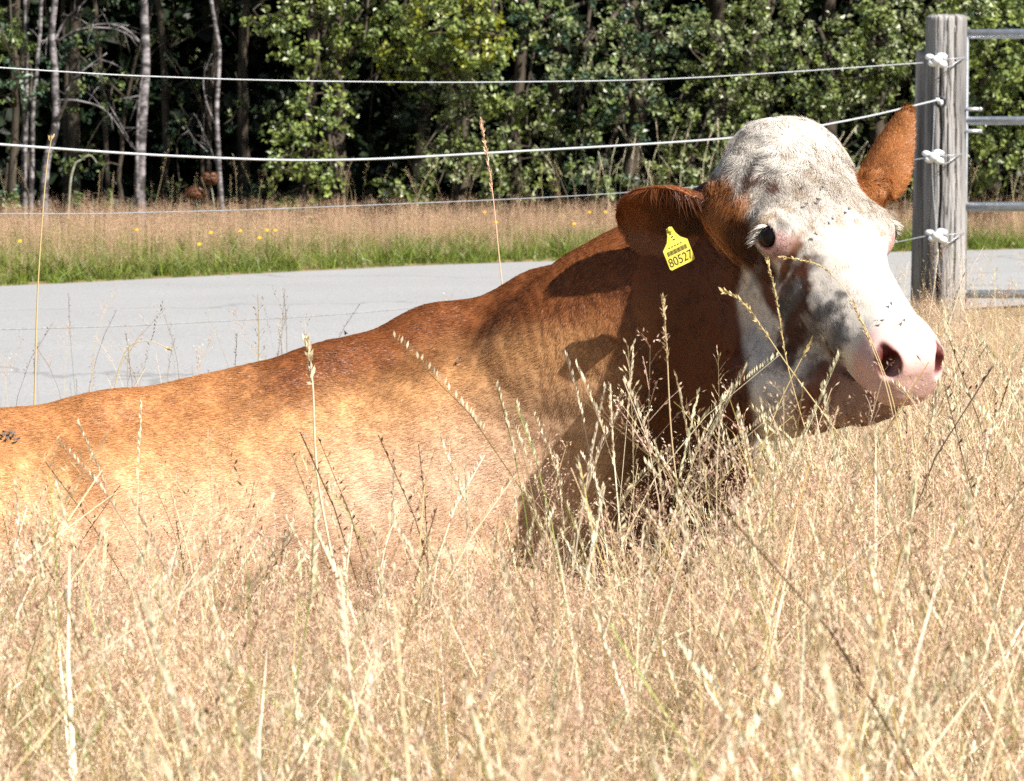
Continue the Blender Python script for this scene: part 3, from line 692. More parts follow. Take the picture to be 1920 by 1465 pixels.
# ------------------------------------------------------------------ vegetation kit
def leaves(cen, nor, size, col, elong=1.5, fold=.25, rng=rng):
    """pointed oval leaves, two folded halves of two faces each"""
    N = len(cen); nor = norm(nor); r = rng.normal(size=(N, 3)); u = norm(np.cross(nor, r)); v = np.cross(nor, u); s = np.asarray(size)[:, None]
    a = cen - u * s * elong * .5; e = cen + u * s * elong * .5; m1 = cen + v * s * .5 + nor * s * fold - u * s * .12; m2 = cen - v * s * .5 + nor * s * fold - u * s * .12
    V = np.stack([a, m1, e, m2], 1).reshape(-1, 3); b = np.arange(N)[:, None] * 4
    T = np.concatenate([b + np.array([0, 3, 2]), b + np.array([0, 2, 1])]); return V, T, np.repeat(col, 4, axis=0)
m_leafA = mat_leaf('leaf_sunny', .28, .42, .06)
m_needle = mat_leaf('leaf_dull', .25, .5, .04)
def m_bark(): return MATS.setdefault('bark', mat_noise('dark_bark', (.035, .028, .02), (.11, .09, .07), 18, .9, .9, 8, .1, (1, 1, .25)))
MATS = {}
def birch_mat():
    if 'birch' in MATS: return MATS['birch']
    m, n, out = mat_new('birch_bark'); b = n.nodes.new('ShaderNodeBsdfPrincipled'); b.inputs['Roughness'].default_value = .8
    tc = n.nodes.new('ShaderNodeTexCoord'); mp = n.nodes.new('ShaderNodeMapping'); mp.inputs['Scale'].default_value = (1, 1, 2.2)
    nz = n.nodes.new('ShaderNodeTexNoise'); nz.inputs['Scale'].default_value = 9; nz.inputs['Detail'].default_value = 8; nz.inputs['Roughness'].default_value = .7
    cr = n.nodes.new('ShaderNodeValToRGB'); cr.color_ramp.elements[0].position = .44; cr.color_ramp.elements[0].color = (.035, .03, .03, 1); cr.color_ramp.elements[1].position = .62; cr.color_ramp.elements[1].color = (.34, .31, .32, 1)
    n.links.new(tc.outputs['Object'], mp.inputs[0]); n.links.new(mp.outputs[0], nz.inputs['Vector']); n.links.new(nz.outputs[0], cr.inputs[0]); n.links.new(cr.outputs[0], b.inputs['Base Color']); n.links.new(b.outputs[0], out.inputs['Surface'])
    MATS['birch'] = m; return m
def curve_pts(ctrl, n=24, wob=0.0, seed=0):
    c = np.asarray(ctrl, float); k = len(c); t = np.linspace(0, k - 1, n); i = np.clip(t.astype(int), 0, k - 2); f = (t - i)[:, None]
    p0 = c[np.maximum(i - 1, 0)]; p1 = c[i]; p2 = c[i + 1]; p3 = c[np.minimum(i + 2, k - 1)]
    r = .5 * (2 * p1 + (p2 - p0) * f + (2 * p0 - 5 * p1 + 4 * p2 - p3) * f ** 2 + (3 * p1 - p0 - 3 * p2 + p3) * f ** 3)
    if wob: r = r + wob * np.stack([fbm(r, 2.5, seed), fbm(r, 2.5, seed + 9), r[:, 0] * 0], 1)
    return r
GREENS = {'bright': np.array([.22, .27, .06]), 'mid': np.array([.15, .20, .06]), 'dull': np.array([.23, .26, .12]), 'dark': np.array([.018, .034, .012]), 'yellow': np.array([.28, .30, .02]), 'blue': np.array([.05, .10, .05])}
def crown_leaves(blobs, per, size, cols, seed, hollow=.35):
    """blobs: (centre, radii, density factor). Leaves gather on twigs: small clumps on and inside each ellipsoid"""
    g = np.random.default_rng(seed); Vs, Ts, Cs = [], [], []; n0 = 0
    for c, r, dn in blobs:
        c = np.asarray(c, float); r = np.asarray(r, float); A = (r[0] * r[1] + r[1] * r[2] + r[0] * r[2]) * 4.2
        nc = max(6, int(per * A * dn / 14)); d = norm(g.normal(size=(nc, 3))); rad = (hollow + (1 - hollow) * g.random(nc) ** .45)
        lump = 1 + .28 * noise(d * 2.2 + c, 1.3, seed)
        cc = c + d * r * (rad * lump)[:, None]; k = g.integers(5, 26, nc); idx = np.repeat(np.arange(nc), k); tw = norm(d + g.normal(0, .7, (nc, 3)) + np.array([0, 0, -.1]))
        L = g.uniform(.03, .12, nc) * (size / .034); s = g.uniform(-1, 1, len(idx))
        p = cc[idx] + tw[idx] * (s * L[idx])[:, None] + g.normal(0, .020 * size / .034, (len(idx), 3))
        no = norm(d[idx] * .5 + g.normal(0, .55, (len(idx), 3)) + np.array([.12, -.12, .45])); sz = size * g.uniform(.6, 1.25, len(idx))
        cl = cols[g.integers(0, len(cols), nc)][idx] * (1 + .25 * g.normal(size=(len(idx), 1))).clip(.5, 1.7)
        V, T, C = leaves(p, no, sz, cl, rng=g); Vs.append(V); Ts.append(T + n0); Cs.append(C); n0 += len(V)
    return np.concatenate(Vs), np.concatenate(Ts), np.concatenate(Cs)
def leafy_tree(label, trunk, r0, blobs, per, size, cols, seed, mat=None, cat='tree', name='leafy_tree', group=None, bark=None, hollow=.35):
    base = np.array(trunk[0]); root = empty(name, tuple(base)); tag(root, label, cat, group)
    mb = MB(); tp = curve_pts(trunk, 20, .06, seed); mb.tube(tp, np.linspace(r0, r0 * .35, 20), 9)
    g = np.random.default_rng(seed + 5)
    for c, r, dn in blobs:
        k = g.integers(5, 16); a = tp[k]; c = np.asarray(c, float); mid = (a + c) / 2 + np.array([0, 0, .1]) + g.normal(0, .08, 3)
        if np.linalg.norm(c - a) < 4.5: mb.tube(curve_pts([a, mid, c], 8), np.linspace(r0 * .38, r0 * .10, 8), 6)
        for _ in range(4):
            e = c + norm(g.normal(size=3)) * np.asarray(r) * .85; mb.tube(curve_pts([c + (a - c) * .2, (c + e) / 2 + g.normal(0, .05, 3), e], 6), np.linspace(r0 * .14, .004, 6), 5)
    mb.build('trunk', bark or m_bark(), root)
    blobs = [(c, np.asarray(r) * .93, d) for c, r, d in blobs]; V, T, C = crown_leaves(blobs, per * .92, size * .88, np.array(cols), seed, hollow)
    mesh_np('crown', V - base, T, None, mat or m_leafA, C, root)
    return root
def build_forest():
    G = GREENS; B = lambda px, py, D, rx, rz=None, ry=None, dn=1.0: (P(px, py, D), (rx, ry or rx * .8, rz or rx), dn)
    cs = lambda *k: [G[a] * s for a, s in k]
    up = lambda x, y, z, r, dn=.5, rz=None: ((x, y, z), (r, r * .9, rz or r * .8), dn)
    # --- sunlit leafy trees along the edge, from the middle of the picture to the right
    leafy_tree('leafy tree with a bright lower bough just right of the bare birch trunks', [(-1.25, 26.0, 0), (-1.2, 26.1, 1.5), (-1.0, 26.2, 4.5)], .07,
        [B(590, 60, 25.3, .34, .40), B(700, 30, 25.4, .36, .34), B(560, 255, 25.1, .24, .30), B(610, 210, 25.2, .20, .20), B(530, 310, 25.0, .15, .12), B(620, 320, 25.2, .20, .13), B(500, 40, 25.5, .16, .2, dn=.6), B(560, 380, 25.2, .32, .05, dn=.5),
         up(-1.2, 25.6, 2.5, .9), up(-1.0, 25.8, 3.8, 1.2)], 900, .034, cs(('bright', 1), ('mid', 1.2), ('bright', .8)), 101)
    leafy_tree('leafy tree with yellowish leaves on its upper boughs mid picture', [(-.35, 26.2, 0), (-.3, 26.2, 1.5), (-.1, 26.3, 4.6)], .08,
        [B(850, 40, 25.0, .36, .32), B(920, 90, 24.9, .30, .26), B(800, 120, 25.3, .22, .18), B(930, 25, 25.0, .2, .16), B(640, 130, 25.5, .16, .14, dn=.7), B(740, 90, 25.4, .26, .22), up(-.3, 25.4, 2.3, .7), up(-.1, 25.8, 3.6, 1.2)], 900, .034, cs(('bright', 1.1), ('yellow', .9), ('mid', 1.2)), 102)
    leafy_tree('bushy tree behind the tall single grass stem', [(.0, 26.0, 0), (.05, 26.1, 1.2), (.2, 26.3, 4.0)], .06,
        [B(900, 230, 25.1, .34, .32), B(830, 300, 25.0, .22, .22), B(960, 320, 25.0, .32, .22), B(870, 190, 25.2, .3, .16), B(1000, 210, 25.2, .24, .24), B(760, 360, 25.1, .26, .12, dn=.8), up(.3, 25.7, 2.4, .8)], 900, .032, cs(('mid', 1.1), ('bright', .9), ('dull', 1.1)), 103)
    leafy_tree('dense bushy tree above the cow ear, its leaves small and dull green', [(.85, 26.2, 0), (.9, 26.2, 1.5), (1.0, 26.3, 4.5)], .08,
        [B(1090, 90, 25.0, .36, .32), B(1180, 190, 25.0, .32, .30), B(1080, 260, 25.2, .24, .24), B(1240, 60, 25.1, .38, .32), B(1120, 330, 25.0, .34, .16, dn=.7), B(1010, 40, 25.2, .22, .22), up(1.0, 25.6, 2.4, .9), up(1.0, 25.9, 3.8, 1.2)], 950, .030, cs(('dull', 1.1), ('mid', 1.1), ('blue', 1)), 104)
    leafy_tree('dense bushy tree rising behind the white poll of the cow', [(1.75, 26.1, 0), (1.75, 26.2, 1.5), (1.9, 26.3, 4.5)], .08,
        [B(1370, 110, 25.0, .40, .36), B(1460, 60, 25.0, .36, .32), B(1330, 250, 25.0, .34, .28), B(1560, 140, 25.0, .36, .34), B(1280, 320, 25.0, .30, .18), B(1450, 220, 25.2, .4, .3), up(1.8, 25.6, 2.4, .9), up(2.0, 25.9, 3.8, 1.2)], 950, .030, cs(('dull', 1.15), ('bright', .8), ('mid', 1.1)), 105)
    leafy_tree('leafy tree between the far ear of the cow and the fence post', [(2.55, 26.2, 0), (2.6, 26.2, 1.5), (2.7, 26.3, 4.5)], .08,
        [B(1640, 80, 25.0, .34, .34), B(1720, 30, 25.2, .4, .3), B(1620, 190, 25.2, .26, .2), B(1650, 330, 25.1, .36, .20, dn=.6), B(1700, 150, 25.2, .3, .26), up(2.6, 25.6, 2.4, .9), up(2.7, 25.9, 3.8, 1.2)], 900, .031, cs(('mid', 1.1), ('dull', 1.1), ('bright', .9)), 106)
    leafy_tree('leafy tree seen behind the bars of the gate', [(3.35, 26.0, 0), (3.3, 26.1, 1.4), (3.4, 26.3, 4.4)], .07,
        [B(1880, 110, 24.9, .40, .36), B(1840, 210, 25.0, .26, .26), B(1900, 300, 25.0, .34, .24), B(1860, 30, 25.0, .36, .22), B(1980, 160, 25.0, .5, .4), B(1800, 330, 25.2, .2, .16, dn=.6), up(3.3, 25.6, 2.4, .9), up(3.5, 25.9, 3.8, 1.2)], 900, .034, cs(('bright', 1), ('mid', 1.1)), 107)
    leafy_tree('leafy tree beyond the far end of the gate', [(4.6, 26.0, 0), (4.6, 26.1, 1.4), (4.7, 26.3, 4.4)], .08,
        [up(4.5, 25.4, .7, .7, .5), up(4.5, 25.6, 1.8, .9, .5), up(4.7, 25.8, 3.2, 1.2, .4)], 700, .045, cs(('mid', 1), ('bright', 1)), 108)
    # --- shade-side trees, left
    leafy_tree('leafy sapling at the left edge with sunlit green sprays', [(-3.4, 25.4, 0), (-3.35, 25.4, 1.5), (-3.2, 25.5, 3.2)], .03,
        [B(20, 90, 25.0, .20, .22, dn=.5), B(30, 170, 25.0, .24, .12, dn=.5), B(-60, 120, 25.1, .4, .4, dn=.6), B(10, 50, 25.2, .14, .1, dn=.5), B(10, 370, 25.0, .08, .06, dn=.6)], 700, .032, cs(('mid', 1.3), ('blue', 1.2)), 109, cat='tree', name='leafy_sapling')
    leafy_tree('wispy shrub of thin green twigs between the two nearest birch trunks', [(-2.75, 26.2, 0), (-2.7, 26.2, .8), (-2.5, 26.2, 1.6)], .02,
        [B(130, 100, 26.2, .3, .22, dn=.6), B(200, 180, 26.3, .34, .3, dn=.5), B(150, 300, 26.2, .26, .2, dn=.55), B(190, 380, 26.0, .4, .06, dn=.4), B(340, 60, 27.0, .5, .3, dn=.10)], 800, .026, cs(('mid', 1.0), ('blue', .9)), 110, m_needle, 'shrub', 'wispy_shrub', hollow=.1)
    leafy_tree('wispy half shaded shrub between the thick birch and the thin crooked birch', [(-2.25, 26.9, 0), (-2.2, 26.9, .8), (-2.1, 26.9, 1.7)], .018,
        [B(330, 120, 26.9, .3, .3, dn=.35), B(350, 260, 26.9, .26, .26, dn=.4), B(460, 200, 27.0, .24, .34, dn=.35), B(340, 370, 26.6, .34, .08, dn=.7), B(470, 360, 26.4, .3, .10, dn=.8), B(200, 60, 27.0, .3, .2, dn=.35)], 800, .028, cs(('mid', .7), ('blue', .9)), 115, m_needle, 'shrub', 'wispy_shrub', hollow=.1)
    # --- dark evergreens deeper in the wood
    g = np.random.default_rng(55); k = 0
    whs = ['far left', 'behind the leaning birch', 'behind the thick birch', 'behind the thin crooked birch', 'behind the bright bough', 'behind the yellowish tree', 'behind the grass stem tree', 'behind the ear', 'behind the poll', 'behind the post', 'behind the gate']
    for i, x in enumerate(np.linspace(-5.2, 5.6, 11)):
        y = 27.6 + g.uniform(-.3, .6); x += g.uniform(-.2, .2); left = x < -.9
        bl = [((x + g.uniform(-.4, .4), y + g.uniform(-.2, .5), z), (.85, .6, .45), (.36 if z < 1.9 else .75)) for z in ((.4, 1.0, 1.5, 2.3, 3.1, 3.9) if not left else (1.95, 2.5, 3.2, 4.0))]
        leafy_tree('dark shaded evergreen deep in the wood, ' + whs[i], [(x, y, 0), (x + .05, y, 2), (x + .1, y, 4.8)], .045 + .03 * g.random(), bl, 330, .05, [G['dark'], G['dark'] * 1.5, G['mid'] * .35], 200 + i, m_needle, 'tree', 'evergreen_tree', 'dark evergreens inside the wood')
    # --- the mass of the wood behind: needles, stems and canopy that nobody could count
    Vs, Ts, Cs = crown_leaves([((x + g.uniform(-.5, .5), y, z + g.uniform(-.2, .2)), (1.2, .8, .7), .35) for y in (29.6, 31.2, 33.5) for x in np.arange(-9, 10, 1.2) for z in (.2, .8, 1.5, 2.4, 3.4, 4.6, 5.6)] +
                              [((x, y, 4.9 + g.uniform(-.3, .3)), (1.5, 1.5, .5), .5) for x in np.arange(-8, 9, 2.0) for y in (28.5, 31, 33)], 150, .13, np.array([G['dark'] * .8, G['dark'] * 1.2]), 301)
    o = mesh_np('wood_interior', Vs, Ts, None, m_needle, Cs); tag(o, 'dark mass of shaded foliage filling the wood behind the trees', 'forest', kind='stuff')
    # shaded stems
    ORD = ['leftmost', 'second from the left', 'third from the left', 'fourth from the left', 'fifth from the left', 'sixth from the left', 'seventh from the left', 'eighth from the left', 'rightmost']
    for i in range(9):
        x = -3.9 + i * .33 + g.uniform(-.1, .1); y = 27.4 + g.uniform(-.4, .4); r = g.uniform(.018, .05)
        root = empty('tree_trunk', (x, y, 0)); tag(root, 'thin dark stem in shade among the birches, ' + ORD[i] + ' of nine', 'tree', 'dark stems in the shade of the wood')
        mb = MB(); mb.tube(curve_pts([(x, y, -.05), (x + g.uniform(-.1, .1), y, 1.2), (x + g.uniform(-.2, .2), y, 3), (x + g.uniform(-.2, .2), y, 5)], 16, .05, i), np.linspace(r, r * .5, 16), 7); mb.build('stem', m_bark(), root)
    # --- birches
    def birch(label, pts, r, branches=(), mat=None, name='birch_tree', rend=.6, ext=2.2):
        c = [P(px, py, D) for px, py, D in pts]; base = c[0].copy(); base[2] = 0
        ex = c[-1] + (c[-1] - c[-2]) / np.linalg.norm(c[-1] - c[-2]) * ext
        root = empty(name, tuple(base)); tag(root, label, 'tree')
        tp = curve_pts([base - [0, 0, .05]] + c[1:] + [ex], 60, .018, int(pts[0][0])); rr = np.linspace(r, r * rend, 60) * (1 + .10 * fbm(tp, 7, 5)); mb = MB(); mb.tube(tp, rr, 10); mb.build('trunk', mat or birch_mat(), root)
        for bp, br in branches:
            m2 = MB(); bc = curve_pts([P(*q) for q in bp], 22, .012, int(bp[0][0])); m2.tube(bc, np.linspace(br, br * .3, 22), 6)
            g2 = np.random.default_rng(int(bp[0][1]))
            for _ in range(5):
                j = g2.integers(8, 20); d = norm(g2.normal(size=3)) * np.array([1, .5, 1]) * g2.uniform(.08, .22); m2.tube([bc[j], bc[j] + d * .6, bc[j] + d + np.array([0, 0, -.02])], [br * .35, br * .25, .0015], 4)
            m2.build('branch', mat or birch_mat(), root)
    pale = mat_noise('dead_twig', (.22, .22, .16), (.42, .42, .32), 30, .8, .3, 4, .1)
    birch('pale birch trunk at far left, left one of a close pair', [(45, 410, 25.2), (46, 300, 25.2), (50, 170, 25.2), (46, 0, 25.2)], .020)
    birch('pale birch trunk at far left, right one of a close pair', [(55, 415, 25.1), (60, 300, 25.1), (66, 160, 25.1), (80, 0, 25.1)], .018)
    birch('birch trunk leaning left with forking pale limbs above the meadow', [(84, 400, 24.9), (88, 310, 24.9), (104, 230, 24.9), (104, 140, 24.9), (98, 60, 24.9), (102, 0, 24.9)], .030,
        [([(108, 225, 24.9), (125, 190, 24.8), (138, 150, 24.7), (200, 100, 24.6)], .013), ([(104, 75, 24.9), (125, 35, 24.9), (160, 0, 24.8), (200, -60, 24.8)], .010), ([(108, 78, 24.9), (150, 55, 24.9), (215, 55, 24.9), (262, 80, 25.0)], .007),
         ([(106, 188, 24.9), (150, 190, 24.8), (200, 210, 24.8), (250, 278, 24.9)], .007), ([(98, 45, 24.9), (92, 65, 24.9), (78, 85, 24.9)], .009)])
    birch('thick greyish birch trunk standing in half shade left of centre', [(262, 395, 25.6), (263, 300, 25.6), (270, 180, 25.6), (270, 80, 25.6), (268, 0, 25.6)], .040,
        [([(258, 380, 25.5), (256, 300, 25.5), (262, 180, 25.5), (270, 130, 25.5)], .016), ([(262, 80, 25.6), (235, 55, 25.6), (200, 45, 25.6), (160, 50, 25.6)], .007), ([(258, 290, 25.6), (225, 230, 25.5), (195, 170, 25.5), (180, 90, 25.5)], .006)])
    birch('thin crooked birch trunk with dead twigs, rightmost of the bare trunks', [(420, 395, 24.9), (412, 300, 24.9), (408, 200, 24.9), (411, 90, 24.9), (400, 20, 24.9)], .019,
        [([(408, 315, 24.9), (390, 270, 24.9), (370, 225, 24.8)], .006), ([(404, 232, 24.9), (390, 200, 24.9), (382, 150, 24.9), (398, 100, 24.9)], .007), ([(390, 285, 24.9), (365, 260, 24.9), (348, 235, 24.9)], .004)])
    birch('bleached dead stem bowed over under the thick birch', [(120, 370, 25.0), (135, 325, 25.0), (150, 300, 25.0), (168, 292, 25.0), (180, 305, 25.0)], .008, [], pale, 'dead_sapling', .3, .02)
    # rust coloured dead seed-head plants at the foot of the thin birch
    for (px, py, lab) in ((365, 362, 'withered rust brown flower plant left of the thin birch foot'), (394, 335, 'taller withered rust brown flower plant touching the thin birch')):
        top = P(px, py, 24.7); base = np.array([top[0] + .01, 24.7, 0]); root = empty('withered_flower_plant', tuple(base)); tag(root, lab, 'plant')
        mb = MB(); mb.tube(curve_pts([base, (base + top) / 2 + [.02, 0, 0], top], 8), .004, 5); mb.build('stem', pale, root)
        g3 = np.random.default_rng(px); n = 260; d = norm(g3.normal(size=(n, 3))); pp = top + d * [.07, .05, .045] * g3.random((n, 1)) ** .4
        V, T, C = leaves(pp, d, np.full(n, .016), np.tile([.16, .065, .03], (n, 1)) * g3.uniform(.6, 1.5, (n, 1)), rng=g3); mesh_np('seed_head', V - base, T, None, m_needle, C, root)
# ------------------------------------------------------------------ fence and gate
L0 = np.array([-1.47, 10.7]); L1 = np.array([1.93, 16.42])
def on_fence(px, py):
    """the point of the fence plane that the photograph shows at px, py"""
    r = ray(px, py); d = L1 - L0; A = np.array([[r[0], -d[0]], [r[1], -d[1]]]); t = np.linalg.solve(A, L0)[0]
    return np.array([0, 0, CAM_H]) + r * t
def build_fence():
    D = 16.5; C0 = P(1777, 620, D); top = P(1779, 33, D); base = np.array([C0[0] - .01, D + .09, 0])
    wood = mat_noise('weathered_wood', (.11, .105, .11), (.42, .405, .395), 16, .9, 1.0, 10, .15, (1, 1, .09), c3=(.29, .28, .275), dist=.03, bscale=45)
    def post(name, label, base, top, r, seed, cracks, flat=0.0):
        root = empty(name, tuple(base)); tag(root, label, 'fence post')
        ns, nt_ = 90, 144; V = []
        for i in range(ns):
            t = i / (ns - 1); z = base[2] - .05 + (top[2] - base[2] + .05) * t; th = np.arange(nt_) / nt_ * 2 * np.pi
            c = base + (top - base) * t; c = np.array([c[0], c[1], z])
            q = np.stack([np.cos(th) * 2, np.sin(th) * 2, np.full(nt_, z * .5)], 1)
            rr = r * (1 + .045 * fbm(q, 1.2, seed) + .022 * fbm(q * [6, 6, 1.0], 2.0, seed + 3)) * (1.05 - .06 * t)
            for a0, w, dp, zz0, zz1 in cracks:
                a = a0 + .05 * math.sin(z * 5 + a0) + .02 * math.sin(z * 23); dd = np.abs((th - a + np.pi) % (2 * np.pi) - np.pi)
                rr = rr - dp * np.exp(-(dd / w) ** 2) * smooth(zz0 - .1, zz0 + .05, np.full(nt_, z)) * (1 - smooth(zz1 - .05, zz1 + .1, np.full(nt_, z)))
            V.append(np.stack([c[0] + rr * np.cos(th), c[1] + rr * np.sin(th), np.full(nt_, z)], 1))
        # worn top
        for k, s in enumerate((.96, .86, .6, .3, .02)):
            v = V[ns - 1]; c = v.mean(0); w = c + (v - c) * s; w[:, 2] = c[2] + .004 + .006 * k ** .5 + .004 * noise(w * [1, 1, 0], 60, 8); V.append(w)
        V = np.concatenate(V); n2 = len(V) // nt_
        Q = [(i * nt_ + j, i * nt_ + (j + 1) % nt_, (i + 1) * nt_ + (j + 1) % nt_, (i + 1) * nt_ + j) for i in range(n2 - 1) for j in range(nt_)]
        mesh_np('post_body', V - np.array(base), None, Q, wood, None, root, True); return root
    rp = post('fence_post', 'thick weathered round wooden fence post right of the cow', base, np.array([top[0], base[1], top[2]]), .092, 3,
         [(math.radians(-112), .040, .055, .0, 1.12), (math.radians(-68), .024, .045, -.1, 1.5), (math.radians(-92), .02, .012, .5, 1.4), (math.radians(-50), .02, .012, .1, 1.1), (math.radians(-140), .03, .015, .2, 1.2)])
    b2 = np.array([base[0] - .084, base[1] + .055, 0]); post('brace_post', 'slimmer grey brace post leaning against the back of the thick post', b2, np.array([b2[0] + .012, b2[1], P(1740, 100, 16.6)[2]]), .055, 9, [(math.radians(-100), .05, .02, .0, 1.5)])
    # off-picture next post on the left so that the wires hang from something
    ld = (L0 - L1) / np.linalg.norm(L0 - L1); pl = L0 + ld * 3.0
    # wires
    rope = mat_noise('fence_rope', (.40, .43, .47), (.64, .67, .71), 200, .5, .4, 3, .4); zinc = mat_noise('zinc', (.40, .43, .47), (.62, .65, .70), 60, .38, .15, 4, .6, metallic=.55)
    plast = mat_plain('white_plastic', (.80, .82, .84), .35, .5)
    W4 = [([(0, 127), (350, 146), (640, 153), (950, 154), (1300, 146), (1730, 118)], .0020, 'topmost thin fence wire crossing in front of the trees', 'fence wire'),
          ([(0, 271), (400, 296), (640, 300), (900, 288), (1380, 258), (1590, 226), (1757, 188)], .0037, 'thick white fence rope sagging behind the head of the cow', 'fence rope'),
          ([(0, 401), (300, 398), (640, 387), (1150, 363), (1500, 330), (1732, 297)], .0017, 'thin fence wire running along the far meadow edge', 'fence wire'),
          ([(0, 618), (400, 603), (750, 580), (1200, 530), (1500, 490), (1735, 443)], .0020, 'lowest thin fence wire crossing the asphalt lane', 'fence wire')]
    for k, (pts, r, lab, cat) in enumerate(W4):
        c = [on_fence(*p) for p in pts]; c = [c[0] + (c[0] - c[1]) / np.linalg.norm((c[0] - c[1])[:2]) * 3.0 + np.array([0, 0, .03])] + c
        mb = MB(); mb.tube(curve_pts(c, 90), r, 6)
        o = mb.build('fence_rope' if k == 1 else 'fence_wire', rope if k < 2 else zinc); tag(o, lab, cat)
    pl3 = on_fence(0, 300); pc = np.array([c[0][0], c[0][1], 0]); post('fence_post', 'wooden fence post out of view at the left end of the wires', np.array([pc[0], pc[1], 0]), np.array([pc[0], pc[1], 1.35]), .07, 21, [(0, .03, .02, 0, 1.4)])
    # white knob insulators
    for k, (px, py, lab) in enumerate(((1757, 113, 'uppermost white insulator near the top of the wooden post'), (1751, 294, 'middle white insulator on the post level with the far ear'), (1757, 442, 'lowest white insulator on the post above the dry stems'))):
        p = P(px, py, 16.46); root = empty('insulator', tuple(p)); tag(root, lab, 'insulator')
        mb = MB(); R = roty(8)
        for i, (dx, dz, rx, rz) in enumerate(((-.032, .013, .022, .014), (.020, .018, .026, .014), (-.020, -.014, .022, .015), (.022, -.018, .022, .016), (-.002, .0, .024, .020))):
            mb.ell(p + np.array([dx, -.005 * i, dz]), (rx, .018, rz), R, 14, 8)
        mb.build('knob', plast, root)
        mb = MB(); mb.tube([p + [0, 0, 0], p + [0.005, .05, 0]], .006, 8); mb.build('screw', zinc, root)
        # wire end wrapped on to the right side of the post
        mb = MB(); q = curve_pts([p + [.02, -.012, .004], p + [.07, -.012, .006], p + [.11, .02, .010], p + [.135, .08, .012]], 14); mb.tube(q, .0022, 6)
        q = curve_pts([p + [.02, -.012, -.012], p + [.05, -.016, -.03], p + [.085, .0, -.008], p + [.125, .05, .008]], 14); mb.tube(q, .0018, 6)
        mb.build('wire_end', zinc, root)
    p = P(1762, 190, 16.46); root = empty('ring_insulator', tuple(p)); tag(root, 'dark ring insulator holding the thick white rope on the post', 'insulator')
    dk = mat_plain('dark_plastic', (.03, .03, .035), .4); mb = MB(); th = np.linspace(0, 2 * np.pi, 20); mb.tube(np.stack([p[0] + .004 + .020 * np.cos(th), np.full(20, p[1] - .01), p[2] - .004 + .022 * np.sin(th)], 1), .006, 7, False); mb.build('ring', dk, root)
    mb = MB(); mb.ell(p + [-.012, -.02, .006], (.012, .010, .009), None, 10, 6); mb.ell(p + [.004, -.022, -.006], (.009, .009, .013), None, 10, 6); mb.build('rope_knot', plast, root)
    mb = MB(); q = [P(1752, 195, 16.45), P(1750, 250, 16.44), P(1748, 330, 16.44), P(1757, 440, 16.43), P(1762, 520, 16.43)]; mb.tube(curve_pts(q, 30, .004, 4), .0020, 6); o = mb.build('lead_wire', zinc); tag(o, 'thin vertical lead wire running down the face of the post', 'wire')
    # gate
    gx = P(1820, 300, 16.62)[0]; root = empty('farm_gate', (gx, 16.62, 0)); tag(root, 'galvanised tubular steel farm gate hung on the thick post', 'gate')
    LEN = 3.2; sl = .018; galv = mat_noise('galvanised', (.42, .46, .51), (.60, .64, .69), 35, .32, .12, 5, .6, metallic=.45)
    for py, r in ((64, .0215), (227, .019), (389, .0215), (553, .019)):
        z = P(1822, py, 16.62)[2]; mb = MB(); mb.tube([(gx - .028, 16.66, z), (gx + LEN, 16.55, z + sl * LEN * .35)], r, 16); mb.build('bar', galv, root)
    for xx, nm in ((0, 'stile'), (LEN, 'stile')):
        mb = MB(); mb.tube([(gx - .03 + xx, 16.66 - .11 * xx / LEN, .10), (gx - .03 + xx, 16.66 - .11 * xx / LEN, P(1822, 64, 16.62)[2])], .022, 14); mb.build('stile', galv, root)
    for py in (205, 246):
        z = P(1822, py, 16.55)[2]; mb = MB(); mb.tube([(gx - .05, 16.55, z), (gx + .03, 16.54, z)], .0085, 10); mb.ell((gx + .03, 16.54, z), (.010, .010, .010)); mb.build('hinge_bolt', galv, root)

